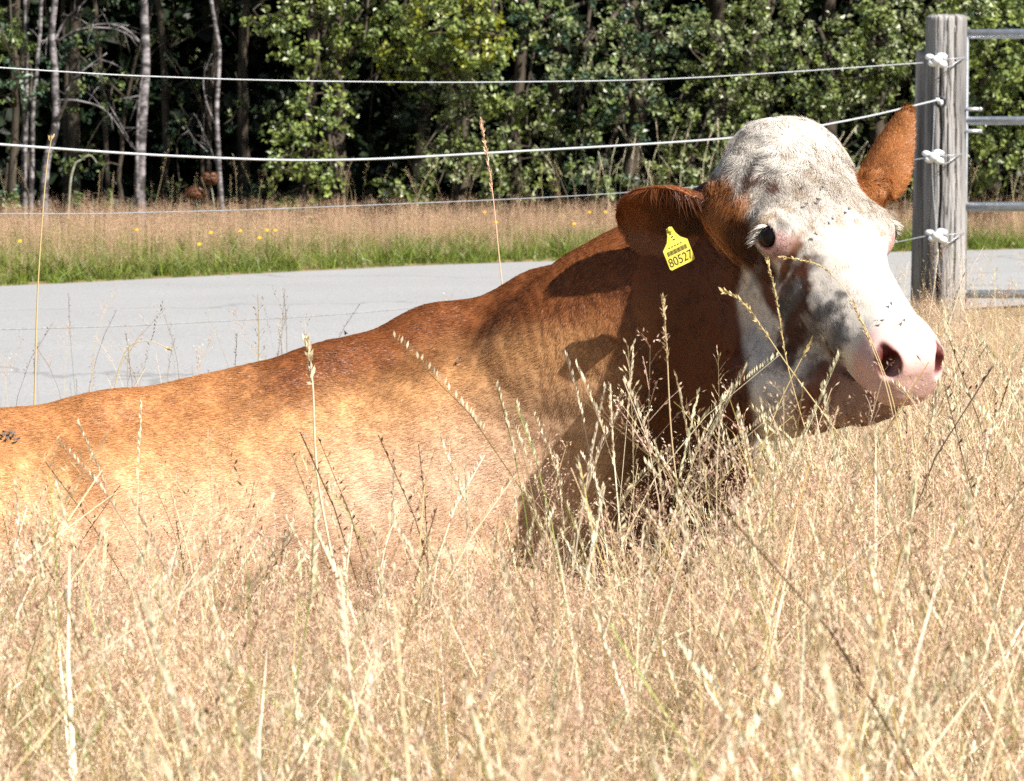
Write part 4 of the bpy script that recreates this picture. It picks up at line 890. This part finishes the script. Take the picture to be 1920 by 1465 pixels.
# ------------------------------------------------------------------ grass
STRAW = np.array([.72, .56, .33]); PALE = np.array([.88, .76, .54]); PINKY = np.array([.66, .43, .30]); BROWN = np.array([.20, .12, .06]); GRN = np.array([.20, .26, .05]); GOLD = np.array([.58, .44, .14])
def proto(kind, g):
    """one grass plant of height 1 growing along +z; returns verts, tris, colours. widths are in units of height"""
    V, T, C = [], [], []; n = 0
    def tri_ribbon(pts, w, col):
        nonlocal n
        pts = np.asarray(pts); k = len(pts); a = g.uniform(0, 2 * np.pi); sd = np.array([math.cos(a), math.sin(a), 0]); w = np.broadcast_to(np.asarray(w, float), (k,))
        v = np.concatenate([pts - sd * w[:, None] / 2, pts + sd * w[:, None] / 2]); V.append(v); C.append(np.broadcast_to(col, (2 * k, 3)))
        for i in range(k - 1): T.append((n + i, n + k + i, n + k + i + 1)); T.append((n + i, n + k + i + 1, n + i + 1))
        n += 2 * k
    def spk(c, d, l, w, col):
        nonlocal n
        d = norm(d); s = norm(np.cross(d, g.normal(size=3))); V.append(np.array([c, c + d * l * .5 + s * w / 2, c + d * l, c + d * l * .5 - s * w / 2])); C.append(np.tile(col, (4, 1))); T.append((n, n + 1, n + 2)); T.append((n, n + 2, n + 3)); n += 4
    lean = g.normal(0, .12, 2); bend = g.normal(0, .16, 2)
    def axis(t): t = np.asarray(t); return np.stack([lean[0] * t + bend[0] * t ** 3, lean[1] * t + bend[1] * t ** 3, t * (1 - .06 * t * np.hypot(*bend))], -1)
    if kind in ('panicle', 'spike', 'brome'):
        sc = {'panicle': STRAW * .85, 'spike': PALE, 'brome': STRAW}[kind]
        if g.random() < .25: sc = GOLD * .9
        if g.random() < .06: sc = GRN * 1.5
        tri_ribbon(axis(np.linspace(0, 1 if kind != 'panicle' else .97, 7)), np.linspace(.0052, .0026, 7) * (1.0 if kind != 'panicle' else .7), sc)
    if kind == 'panicle':
        c0 = PINKY * g.uniform(.75, 1.25) + g.uniform(0, .06)
        for j in range(g.integers(12, 17)):
            t = g.uniform(.70, .98); b = axis(t); a = g.uniform(0, 2 * np.pi); ln = (.11 * (1.03 - t) / .3 + .015) * g.uniform(.7, 1.2)
            d = np.array([math.cos(a) * .75, math.sin(a) * .75, .75]); e = b + d * ln; tri_ribbon([b, b + d * ln * .5 + [0, 0, .004], e], .0011, c0 * 1.1)
            for q in range(g.integers(6, 9)): u = g.uniform(.35, 1.05); spk(b + d * ln * u + g.normal(0, .007, 3), d + g.normal(0, .6, 3), g.uniform(.007, .011), .0032, c0 * g.uniform(.75, 1.35))
    if kind == 'spike':
        cc = PALE * g.uniform(.85, 1.08)
        for j in range(36):
            t = .80 + .20 * j / 36; b = axis(t); a = g.uniform(0, 2 * np.pi); d = np.array([math.cos(a) * .22, math.sin(a) * .22, 1.0]); spk(b, d, .018, .0060, cc * g.uniform(.8, 1.1))
    if kind == 'brome':
        cc = (STRAW if g.random() < .6 else BROWN * 1.5) * g.uniform(.85, 1.2)
        for j in range(20):
            t = .74 + .26 * j / 20; b = axis(t); a = g.uniform(0, 2 * np.pi); d = np.array([math.cos(a) * .7, math.sin(a) * .7, 1.0]); ln = g.uniform(.01, .035); e = b + norm(d) * ln; tri_ribbon([b, e], .001, cc)
            spk(e, d + g.normal(0, .25, 3), .018, .0045, cc * g.uniform(.8, 1.15))
    if kind in ('blade', 'green', 'paleblade'):
        cc = PALE * g.uniform(.85, 1.1) if kind == 'paleblade' else (STRAW * g.uniform(.7, 1.3) if kind == 'blade' else GRN * g.uniform(.7, 1.3)); bd = g.normal(0, .55, 2); t = np.linspace(0, 1, 6)
        pts = np.stack([bd[0] * t ** 2.2, bd[1] * t ** 2.2, t * (1 - .35 * t * min(1.0, np.hypot(*bd)))], 1); tri_ribbon(pts, (.013 if kind == 'paleblade' else .010) * np.sqrt(np.clip(1 - t, .01, 1)), cc)
    if kind == 'dark':
        cc = BROWN * g.uniform(.6, 1.2); tri_ribbon(axis(np.linspace(0, 1, 6)), .0035, cc)
        for j in range(16): t = .72 + .28 * j / 16; b = axis(t); a = g.uniform(0, 2 * np.pi); spk(b, np.array([math.cos(a), math.sin(a), 1.1]), .02, .006, cc * g.uniform(.6, 1.1))
    if kind == 'meadow':
        for j in range(16):
            bd = g.normal(0, .25, 2); o = g.normal(0, .10, 2); t = np.linspace(0, 1, 3); gr = GRN * g.uniform(.5, 1.1) * [1.15, 1.1, .8]; hh = g.uniform(.3, .58)
            pts = np.stack([o[0] + bd[0] * t ** 2, o[1] + bd[1] * t ** 2, t * hh], 1); tri_ribbon(pts, [.022, .016, .002], gr)
        for j in range(5):
            o = g.normal(0, .12, 2); h = g.uniform(.85, 1.1); c0 = PINKY * g.uniform(.8, 1.2) * [1.0, .92, .9]; tri_ribbon([[o[0], o[1], 0], [o[0], o[1], h]], .004, STRAW * .7)
            for q in range(30): t = g.uniform(.5, 1) * h; wd = .10 * (1.1 - t / h) + .02; spk(np.array([o[0] + g.normal(0, wd), o[1] + g.normal(0, wd), t]), g.normal(size=3) + [0, 0, 1], .02, .010, c0 * g.uniform(.7, 1.4))
    if kind == 'verge':
        for j in range(18):
            bd = g.normal(0, .5, 2); o = g.normal(0, .18, 2); t = np.linspace(0, 1, 3); gr = GRN * g.uniform(.45, 1.15) * [1.0, 1.05, .65]
            pts = np.stack([o[0] + bd[0] * t ** 2, o[1] + bd[1] * t ** 2, t * g.uniform(.5, 1)], 1); tri_ribbon(pts, [.05, .04, .006], gr)
    return np.concatenate(V), np.array(T), np.concatenate(C)
class Field:
    def __init__(s): s.v, s.t, s.c, s.n = [], [], [], 0
    def plant(s, kind, xy, h, g, nproto=16, wscale=1.0, tilt=.0):
        if not len(xy): return
        pr = [proto(kind, g) for _ in range(nproto)]; pid = g.integers(0, nproto, len(xy))
        for k in range(nproto):
            m = pid == k; N = int(m.sum())
            if not N: continue
            V, T, C = pr[k]; a = g.uniform(0, 2 * np.pi, N); ca, sa = np.cos(a), np.sin(a); H = h[m]
            X = V[None, :, 0] * ca[:, None] - V[None, :, 1] * sa[:, None]; Y = V[None, :, 0] * sa[:, None] + V[None, :, 1] * ca[:, None]; Z = np.broadcast_to(V[None, :, 2], X.shape)
            tx, ty = g.normal(0, tilt, N), g.normal(0, tilt, N); X = X + Z * tx[:, None]; Y = Y + Z * ty[:, None]
            W = np.stack([X * H[:, None] + xy[m, 0][:, None], Y * H[:, None] + xy[m, 1][:, None], Z * H[:, None] - .01 + gh(xy[m, 0], xy[m, 1])[:, None]], -1).astype(np.float32)
            s.v.append(W.reshape(-1, 3)); s.t.append((T[None] + (np.arange(N) * len(V))[:, None, None] + s.n).reshape(-1, 3).astype(np.int32))
            tint = g.uniform(.78, 1.18, (N, 1, 1)) * (1 + g.normal(0, .03, (N, 1, 3))); s.c.append(np.clip(C[None] * tint, .005, .92).reshape(-1, 3).astype(np.float32)); s.n += N * len(V)
    def build(s, name, mat): 
        o = mesh_np(name, np.concatenate(s.v), np.concatenate(s.t), None, mat, np.concatenate(s.c)); print(name, len(o.data.polygons)); return o
def fence_y(x): return L0[1] + (x - L0[0]) * (L1[1] - L0[1]) / (L1[0] - L0[0])
def scatter(g, n_per, d0, d1, x_extra=.4):
    """uniform points per square metre over the strip of land the picture can see, and a little beside it"""
    A = (.29 + .0) * (d1 ** 2 - d0 ** 2) / 2 + 2 * x_extra * (d1 - d0); N = int(n_per * A * 1.0); Y = np.sqrt(g.uniform(d0 ** 2, d1 ** 2, N)); X = g.uniform(-1, 1, N) * (.145 * Y + x_extra); return np.stack([X, Y], 1)
def free_of_cow(xy, z=(.10, .30, .45), gap=.015):
    ok = np.ones(len(xy), bool); near = (xy[:, 1] > 6.6) & (xy[:, 1] < 8.0)
    for zz in z: 
        idx = np.where(near & ok)[0]
        if len(idx): ok[idx[cow_sdf(np.column_stack([xy[idx], np.full(len(idx), zz)])) < gap]] = False
    return ok
def clump(xy):
    return noise(np.column_stack([xy, xy[:, 0] * 0]), 5.5, 78)
def canopy(xy):
    """how tall the dense grass stands: grazed low behind the cow and by the lane, high to the right of the head"""
    x, y = xy[:, 0], xy[:, 1]; px = 960 + 7000 * x / y
    right = smooth(1380, 1560, px)
    front = 1.18 - np.interp(px, [0, 500, 900, 1150, 1400, 1500, 1600, 1920], [890, 965, 975, 940, 885, 785, 745, 680]) * y / 7000   # before the cow
    behR = np.interp(y, [7, 9, 12, 15, 17, 30], [.46, .44, .32, .20, .17, .06]); behL = np.interp(y, [7, 8, 9, 10.5, 12, 30], [.28, .2, .12, .07, .05, .05])
    h = np.where(y < 7.1, front, behL * (1 - right) + behR * right)
    return np.clip(h, .04, .58) * (1 + .16 * noise(np.column_stack([xy, xy[:, 0] * 0]), 2.2, 77) + .16 * clump(xy))
def build_grass():
    g = np.random.default_rng(2024); m = mat_leaf('dry_grass', .30, .5, .05); F_ = Field(); q = 1.0
    def place(kind, dens, d0, d1, hs, nproto=16, tilt=.08, keep=None):
        xy = scatter(g, dens * q, d0, d1); on_lane = (xy[:, 1] > road_near(xy[:, 0]) - .05); ok = free_of_cow(xy) & ~on_lane
        if keep is not None: ok &= keep(xy)
        if kind in ('panicle', 'spike', 'brome', 'green', 'paleblade'): ok &= g.random(len(xy)) < np.clip(.78 + .75 * noise(np.column_stack([xy, xy[:, 0] * 0]), 5.5, {'panicle': 78, 'spike': 79, 'brome': 80, 'green': 81}.get(kind, 79)), .12, 1)
        xy = xy[ok]; h = hs(xy) ; k = h > .03; F_.plant(kind, xy[k], h[k], g, nproto, tilt=tilt)
    U = lambda a, b: (lambda xy: canopy(xy) * g.uniform(a, b, len(xy)))
    place('panicle', 720, 2.3, 7.1, U(.55, 1.02), 24)
    place('panicle', 900, 7.1, 16.8, U(.6, 1.05), 16, keep=lambda xy: (960 + 7000 * xy[:, 0] / xy[:, 1]) > 1380)
    place('blade', 700, 2.6, 16.8, U(.35, .95), 16, .2)
    place('paleblade', 420, 2.4, 16.0, U(.6, 1.12), 12, .22)
    place('green', 90, 2.6, 16.8, U(.4, .9), 8, .15)
    place('spike', 260, 2.3, 15.5, U(.6, 1.15), 16, .20)
    place('brome', 120, 2.3, 15.5, U(.65, 1.15), 12, .12)
    place('dark', 9, 3, 15.5, U(.9, 1.3), 6, .1)
    # taller scattered stems: before the neck of the cow, on the right, and before the lane at left
    def tall(dens, d0, d1, px0, px1, ya, yb, kinds, tilt=.07, n=None):
        xy = scatter(g, dens, d0, d1); px = 960 + 7000 * xy[:, 0] / xy[:, 1]; on_lane = (xy[:, 1] > road_near(xy[:, 0]) - .02); ok = (px > px0) & (px < px1) & free_of_cow(xy) & ~on_lane; xy = xy[ok]
        h = 1.18 - (g.uniform(0, 1, len(xy)) ** .7 * (yb - ya) + ya - 120) * xy[:, 1] / 7000; kd = g.integers(0, len(kinds), len(xy))
        for i, k in enumerate(kinds): F_.plant(k, xy[kd == i], h[kd == i].clip(.1, .95), g, 8, tilt=tilt)
    tall(250, 5.7, 6.75, 1020, 1470, 600, 980, ['spike', 'brome', 'spike', 'panicle', 'spike'], .07)
    tall(46, 2.7, 4.8, -50, 1970, 1040, 1460, ['spike', 'brome', 'spike', 'paleblade'], .16)
    tall(60, 5.4, 6.8, 250, 1050, 740, 1000, ['spike', 'brome', 'panicle', 'spike', 'dark'], .10)
    tall(44, 5.4, 6.8, -50, 400, 830, 1030, ['brome', 'panicle', 'spike', 'panicle', 'dark'], .10)
    tall(130, 5.7, 6.6, 1440, 1800, 650, 900, ['spike', 'brome', 'panicle'], .10)
    tall(30, 14.2, 16.3, 1640, 1990, 450, 600, ['spike', 'brome', 'panicle'], .06)
    tall(50, 7.3, 15.5, 1660, 1990, 420, 760, ['spike', 'brome', 'panicle', 'panicle'], .06)
    tall(30, 9.2, 13.5, -60, 560, 520, 760, ['brome', 'dark', 'brome', 'panicle'], .07)
    tall(5, 9.5, 15, 500, 900, 500, 640, ['brome', 'dark'], .07)
    o = F_.build('dry_grass', m); tag(o, 'tall dry grass with reddish seed heads all around the cow', 'grass', kind='stuff')
    # meadow beyond the lane
    M = Field(); N = 6900; X = g.uniform(-6.6, 6.8, N); Y = road_far(X) + .06 + g.random(N) ** .9 * (25.6 - road_far(X)); xy = np.stack([X, Y], 1); dd = Y - road_far(X)
    vg = dd < .75 + .3 * noise(np.column_stack([xy, X * 0]), 1.5, 5)
    M.plant('verge', xy[vg], (.06 + .12 * smooth(0, .8, dd[vg])) * g.uniform(.7, 1.2, vg.sum()), g, 12)
    k = (dd > .35); hh = (.14 + .13 * smooth(.3, 1.6, dd)) * g.uniform(.75, 1.15, N); M.plant('meadow', xy[k], hh[k], g, 16)
    xt = np.stack([g.uniform(-3.6, 3.8, 150), g.uniform(24.2, 25.4, 150)], 1); M.plant('brome', xt, g.uniform(.35, .62, 150), g, 8); 
    xt = np.stack([g.uniform(.4, 2.2, 90), g.uniform(24.4, 25.2, 90)], 1); M.plant('spike', xt, g.uniform(.45, .85, 90), g, 8)
    o = M.build('meadow_grass', m); tag(o, 'strip of reddish meadow grass with a green verge beyond the lane', 'grass', kind='stuff')
def hero(name, label, pts, kind, g, w=.0018, head=.28):
    c = np.array([P(*p) for p in pts]); c = curve_pts(c, 26); base = c[0].copy(); root = empty(name, tuple(base)); tag(root, label, 'grass stem')
    col = {'pale': PALE, 'gold': np.array([.74, .58, .28]), 'straw': STRAW, 'pink': PINKY * 1.5}[kind]
    mb = MB(); mb.tube(c, np.linspace(w, w * .5, 26), 5); mb.build('stem', MATS['grass'], root, col=col * .95)
    V, T, C = [], [], []; n = 0; L = np.linalg.norm(np.diff(c, axis=0), axis=1).sum(); k = int(L * head / .0022)
    for i in range(k):
        t = 1 - head + head * i / k; f = t * 25; j = min(int(f), 24); b = c[j] + (c[j + 1] - c[j]) * (f - j); d0 = norm(c[j + 1] - c[j]); d = norm(d0 * 1.5 + g.normal(0, .45, 3)); s = norm(np.cross(d, g.normal(size=3)))
        l, ww = g.uniform(.007, .013) * w / .0015, .0034 * w / .0015; V += [b, b + d * l * .5 + s * ww / 2, b + d * l, b + d * l * .5 - s * ww / 2]; C += [col * g.uniform(.75, 1.1)] * 4; T += [(n, n + 1, n + 2), (n, n + 2, n + 3)]; n += 4
    mesh_np('seed_head', np.array(V) - base, T, None, MATS['grass'], np.clip(np.array(C), 0, .9), root)
def build_heroes():
    g = np.random.default_rng(9); MATS['grass'] = mat_leaf('grass_stem', .25, .5, .05)
    hero('grass_stem', 'tallest lone reddish grass stem rising above the back of the cow', [(962, 700, 9.2), (940, 520, 9.2), (922, 350, 9.2), (902, 228, 9.2)], 'pink', g, .0019, .36)
    hero('grass_stem', 'very tall pale grass stem at the left crossing all the wires', [(64, 780, 8.6), (70, 560, 8.6), (80, 400, 8.6), (88, 310, 8.6), (96, 262, 8.6)], 'gold', g, .0022, .05)
    hero('grass_stem', 'bleached grass stem curving over the dark back saddle of the cow', [(640, 1130, 6.3), (596, 900, 6.3), (586, 720, 6.3), (574, 640, 6.3)], 'pale', g, .0026, .34)
    hero('grass_stem', 'golden grass stem arching before the cheek up to the near eye', [(1620, 1130, 6.45), (1540, 900, 6.45), (1480, 700, 6.45), (1456, 560, 6.45), (1438, 486, 6.45)], 'gold', g, .0012, .45)
    hero('grass_stem', 'long grass stem slanting down right from the edge of the white cheek', [(1700, 1010, 6.4), (1590, 840, 6.4), (1480, 690, 6.4), (1400, 575, 6.4), (1355, 545, 6.4)], 'gold', g, .0014, .40)
    hero('grass_stem', 'grass stem whose seed head lies across the bridge of the nose', [(1700, 880, 6.35), (1665, 720, 6.35), (1600, 570, 6.35), (1540, 500, 6.35), (1465, 482, 6.35)], 'gold', g, .0011, .34)
    hero('grass_stem', 'slender grass stem standing in front of the nostril', [(1720, 1060, 6.3), (1690, 860, 6.3), (1660, 720, 6.3), (1630, 640, 6.3), (1600, 570, 6.3)], 'straw', g, .0014, .30)
    hero('grass_stem', 'pale forked grass stem right of the muzzle', [(1750, 1250, 6.2), (1742, 1000, 6.2), (1738, 860, 6.2), (1760, 720, 6.2)], 'pale', g, .0024, .22)
    hero('grass_stem', 'golden grass stem crossing diagonally over the dark chest', [(1350, 1150, 6.3), (1410, 900, 6.3), (1460, 760, 6.3), (1520, 640, 6.3)], 'gold', g, .0017, .12)
    hero('grass_stem', 'straight seeded grass stem standing before the shaded throat', [(1300, 1120, 6.4), (1262, 850, 6.4), (1250, 650, 6.4), (1243, 560, 6.4)], 'straw', g, .0017, .40)
    hero('grass_stem', 'drooping dead leaf stalk above the lane at the left', [(205, 900, 8.8), (210, 760, 8.8), (235, 660, 8.8), (275, 640, 8.8), (318, 655, 8.8)], 'gold', g, .0016, .08)
def build_flies():
    black = mat_plain('fly_body', (.012, .010, .010), .35, .5); wing = mat_plain('fly_wing', (.16, .15, .15), .3)
    spots = [((1447, 328), 'at the edge of the grey patch above the near eye'), ((1505, 357), 'upper left on the white forehead'), ((1541, 358), 'upper middle of the white forehead'), ((1534, 381), 'largest one in the middle of the forehead'), ((1512, 388), 'below and left of the largest forehead fly'),
             ((1588, 398), 'right of centre on the forehead, on a tuft'), ((1560, 416), 'between the eyes'), ((1531, 443), 'just below the level of the near eye'), ((1643, 342), 'high on the far brow, nearest the far ear'), ((1507, 539), 'on the cheek below the near eye'),
             ((1670, 576), 'on the nose bridge above the pink muzzle'), ((1655, 607), 'on the nose bridge, left of its two neighbours'), ((1693, 606), 'at the right edge of the nose bridge')]
    o0 = np.array([0, 0, CAM_H]); first = None
    def fly_parts(root, s):
        mb = MB(); mb.ell((0, 0, .0022 * s), (.0034 * s, .0017 * s, .0015 * s), None, 10, 6); mb.ell((.0040 * s, 0, .0023 * s), (.0013 * s, .0014 * s, .0012 * s), None, 8, 6)
        for k in (-1, 0, 1):
            for sy in (-1, 1): mb.tube([(k * .0013 * s, sy * .001 * s, .002 * s), (k * .0022 * s, sy * .003 * s, .003 * s), (k * .003 * s, sy * .0042 * s, 0)], .00025 * s, 4)
        b = mesh_np('body', np.concatenate(mb.v), np.concatenate(mb.t), np.concatenate(mb.q), black, None, root, True)
        for sy in (-1, 1):
            m2 = MB(); m2.ell((-.0026 * s, sy * .0016 * s, .0036 * s), (.0032 * s, .0014 * s, .00015 * s), rotz(sy * -18), 10, 4); mesh_np('wing', np.concatenate(m2.v), None, np.concatenate(m2.q), wing, None, root, True)
    def put(p, lab, s, grp, seed):
        nonlocal first
        n = grad(cow_sdf, p[None])[0]; r = norm(np.cross(n, [math.sin(seed * 2.3), .2, math.cos(seed * 2.3)])); t = np.cross(n, r); q = Matrix(np.stack([r, t, n], 1).tolist()).to_quaternion()
        if first is None:
            root = empty('fly'); fly_parts(root, 1.0); first = root
        else:
            root = first.copy(); S.collection.objects.link(root)
            for ch in first.children: c = ch.copy(); S.collection.objects.link(c); c.parent = root
        root.rotation_mode = 'QUATERNION'; root.rotation_quaternion = q; root.location = tuple(p + n * .006); root.scale = (s, s, s); tag(root, 'small black fly ' + lab, 'fly', grp)
    for i, ((px, py), lab) in enumerate(spots): put(raycast(px, py), lab, (.85 if i != 3 else 1.15), 'flies on the face of the cow', i)
    put(raycast(865, 679), 'alone on the tan shoulder of the cow', 1.1, 'flies on the body of the cow', 20)
    put(raycast(648, 626), 'on the dark top line of the back', 1.1, 'flies on the body of the cow', 21)
    for i, (px, py) in enumerate(((5, 823), (16, 826), (26, 822), (10, 816), (34, 830), (20, 818))): put(raycast(px, py), ('in the cluster on the rump, ' + ['leftmost', 'in the middle', 'right of the middle', 'upper left', 'rightmost', 'topmost'][i]), 1.2, 'flies on the body of the cow', 30 + i)
def build_flowers():
    y = mat_plain('flower_yellow', (.75, .42, .01), .6); st = mat_plain('flower_stem', (.10, .13, .04), .7); g = np.random.default_rng(3)
    f = [(37, 452), (395, 436), (500, 432), (516, 432), (486, 446), (450, 433), (256, 431), (373, 458), (908, 398), (930, 417), (1105, 398), (1135, 398), (1076, 420), (1160, 445)]
    first = None; NTH = ['leftmost', 'second', 'third', 'fourth', 'fifth', 'sixth', 'seventh', 'eighth', 'ninth', 'tenth', 'eleventh', 'twelfth', 'thirteenth', 'rightmost']
    for i, (px, py) in enumerate(sorted(f)):
        r = ray(px, py); t = (.24 - CAM_H) / r[2]; D = min(24.6, r[1] * t); p = P(px, py, D)
        if first is None:
            root = empty('wildflower', (0, 0, 0)); tag(root, 'small yellow wildflower dotted in the reddish meadow grass beyond the lane', 'flower', 'yellow wildflowers in the far meadow')
            mb = MB()
            for k in range(9): a = k * 2 * math.pi / 9; mb.ell((.010 * math.cos(a), .010 * math.sin(a), .0), (.010, .005, .003), rotz(math.degrees(a)), 8, 4)
            mb.ell((0, 0, .002), (.007, .007, .005), None, 8, 4); mesh_np('blossom', np.concatenate(mb.v) @ rotx(35).T, None, np.concatenate(mb.q), y, None, root, True)
            mb = MB(); mb.tube([(0, 0, 0), (.004, .003, -.12), (0, 0, -.25)], .0015, 5); mesh_np('stem', np.concatenate(mb.v), np.concatenate(mb.t), np.concatenate(mb.q), st, None, root); first = root
        else:
            root = first.copy(); S.collection.objects.link(root)
            for ch in first.children: c = ch.copy(); S.collection.objects.link(c); c.parent = root
        root.location = tuple(p); root.scale = (.65, .65, .65); root['label'] = 'small yellow wildflower in the far meadow, ' + NTH[i] + ('' if i in (0, 13) else ' from the left')

def build_floor():
    n = 40; xs = np.linspace(-60, 60, n * 3); ys = 25.55 + np.linspace(0, 1, n) ** 2 * 60; X, Y = np.meshgrid(xs, ys, indexing='ij'); Y = Y + .25 * np.sin(X * .9) + .12 * np.sin(X * 3.1)
    V = np.stack([X, Y, gh(X, Y) + .008 + .0 * X], -1).reshape(-1, 3); m = len(ys); V[:, 2] += .03 * smooth(25.7, 27, V[:, 1])
    Q = [(i * m + j, (i + 1) * m + j, (i + 1) * m + j + 1, i * m + j + 1) for i in range(len(xs) - 1) for j in range(m - 1)]
    o = mesh_np('forest_floor', V, None, Q, mat_noise('leaf_litter', (.018, .014, .008), (.06, .045, .025), 9, .95, .8, 8, .1), None, None, True); tag(o, 'dark leaf litter floor inside the wood', 'ground', kind='structure')
build_ground(); build_floor(); build_road(); build_forest(); build_fence()
build_cow()
build_grass(); build_heroes(); build_flies(); build_flowers()
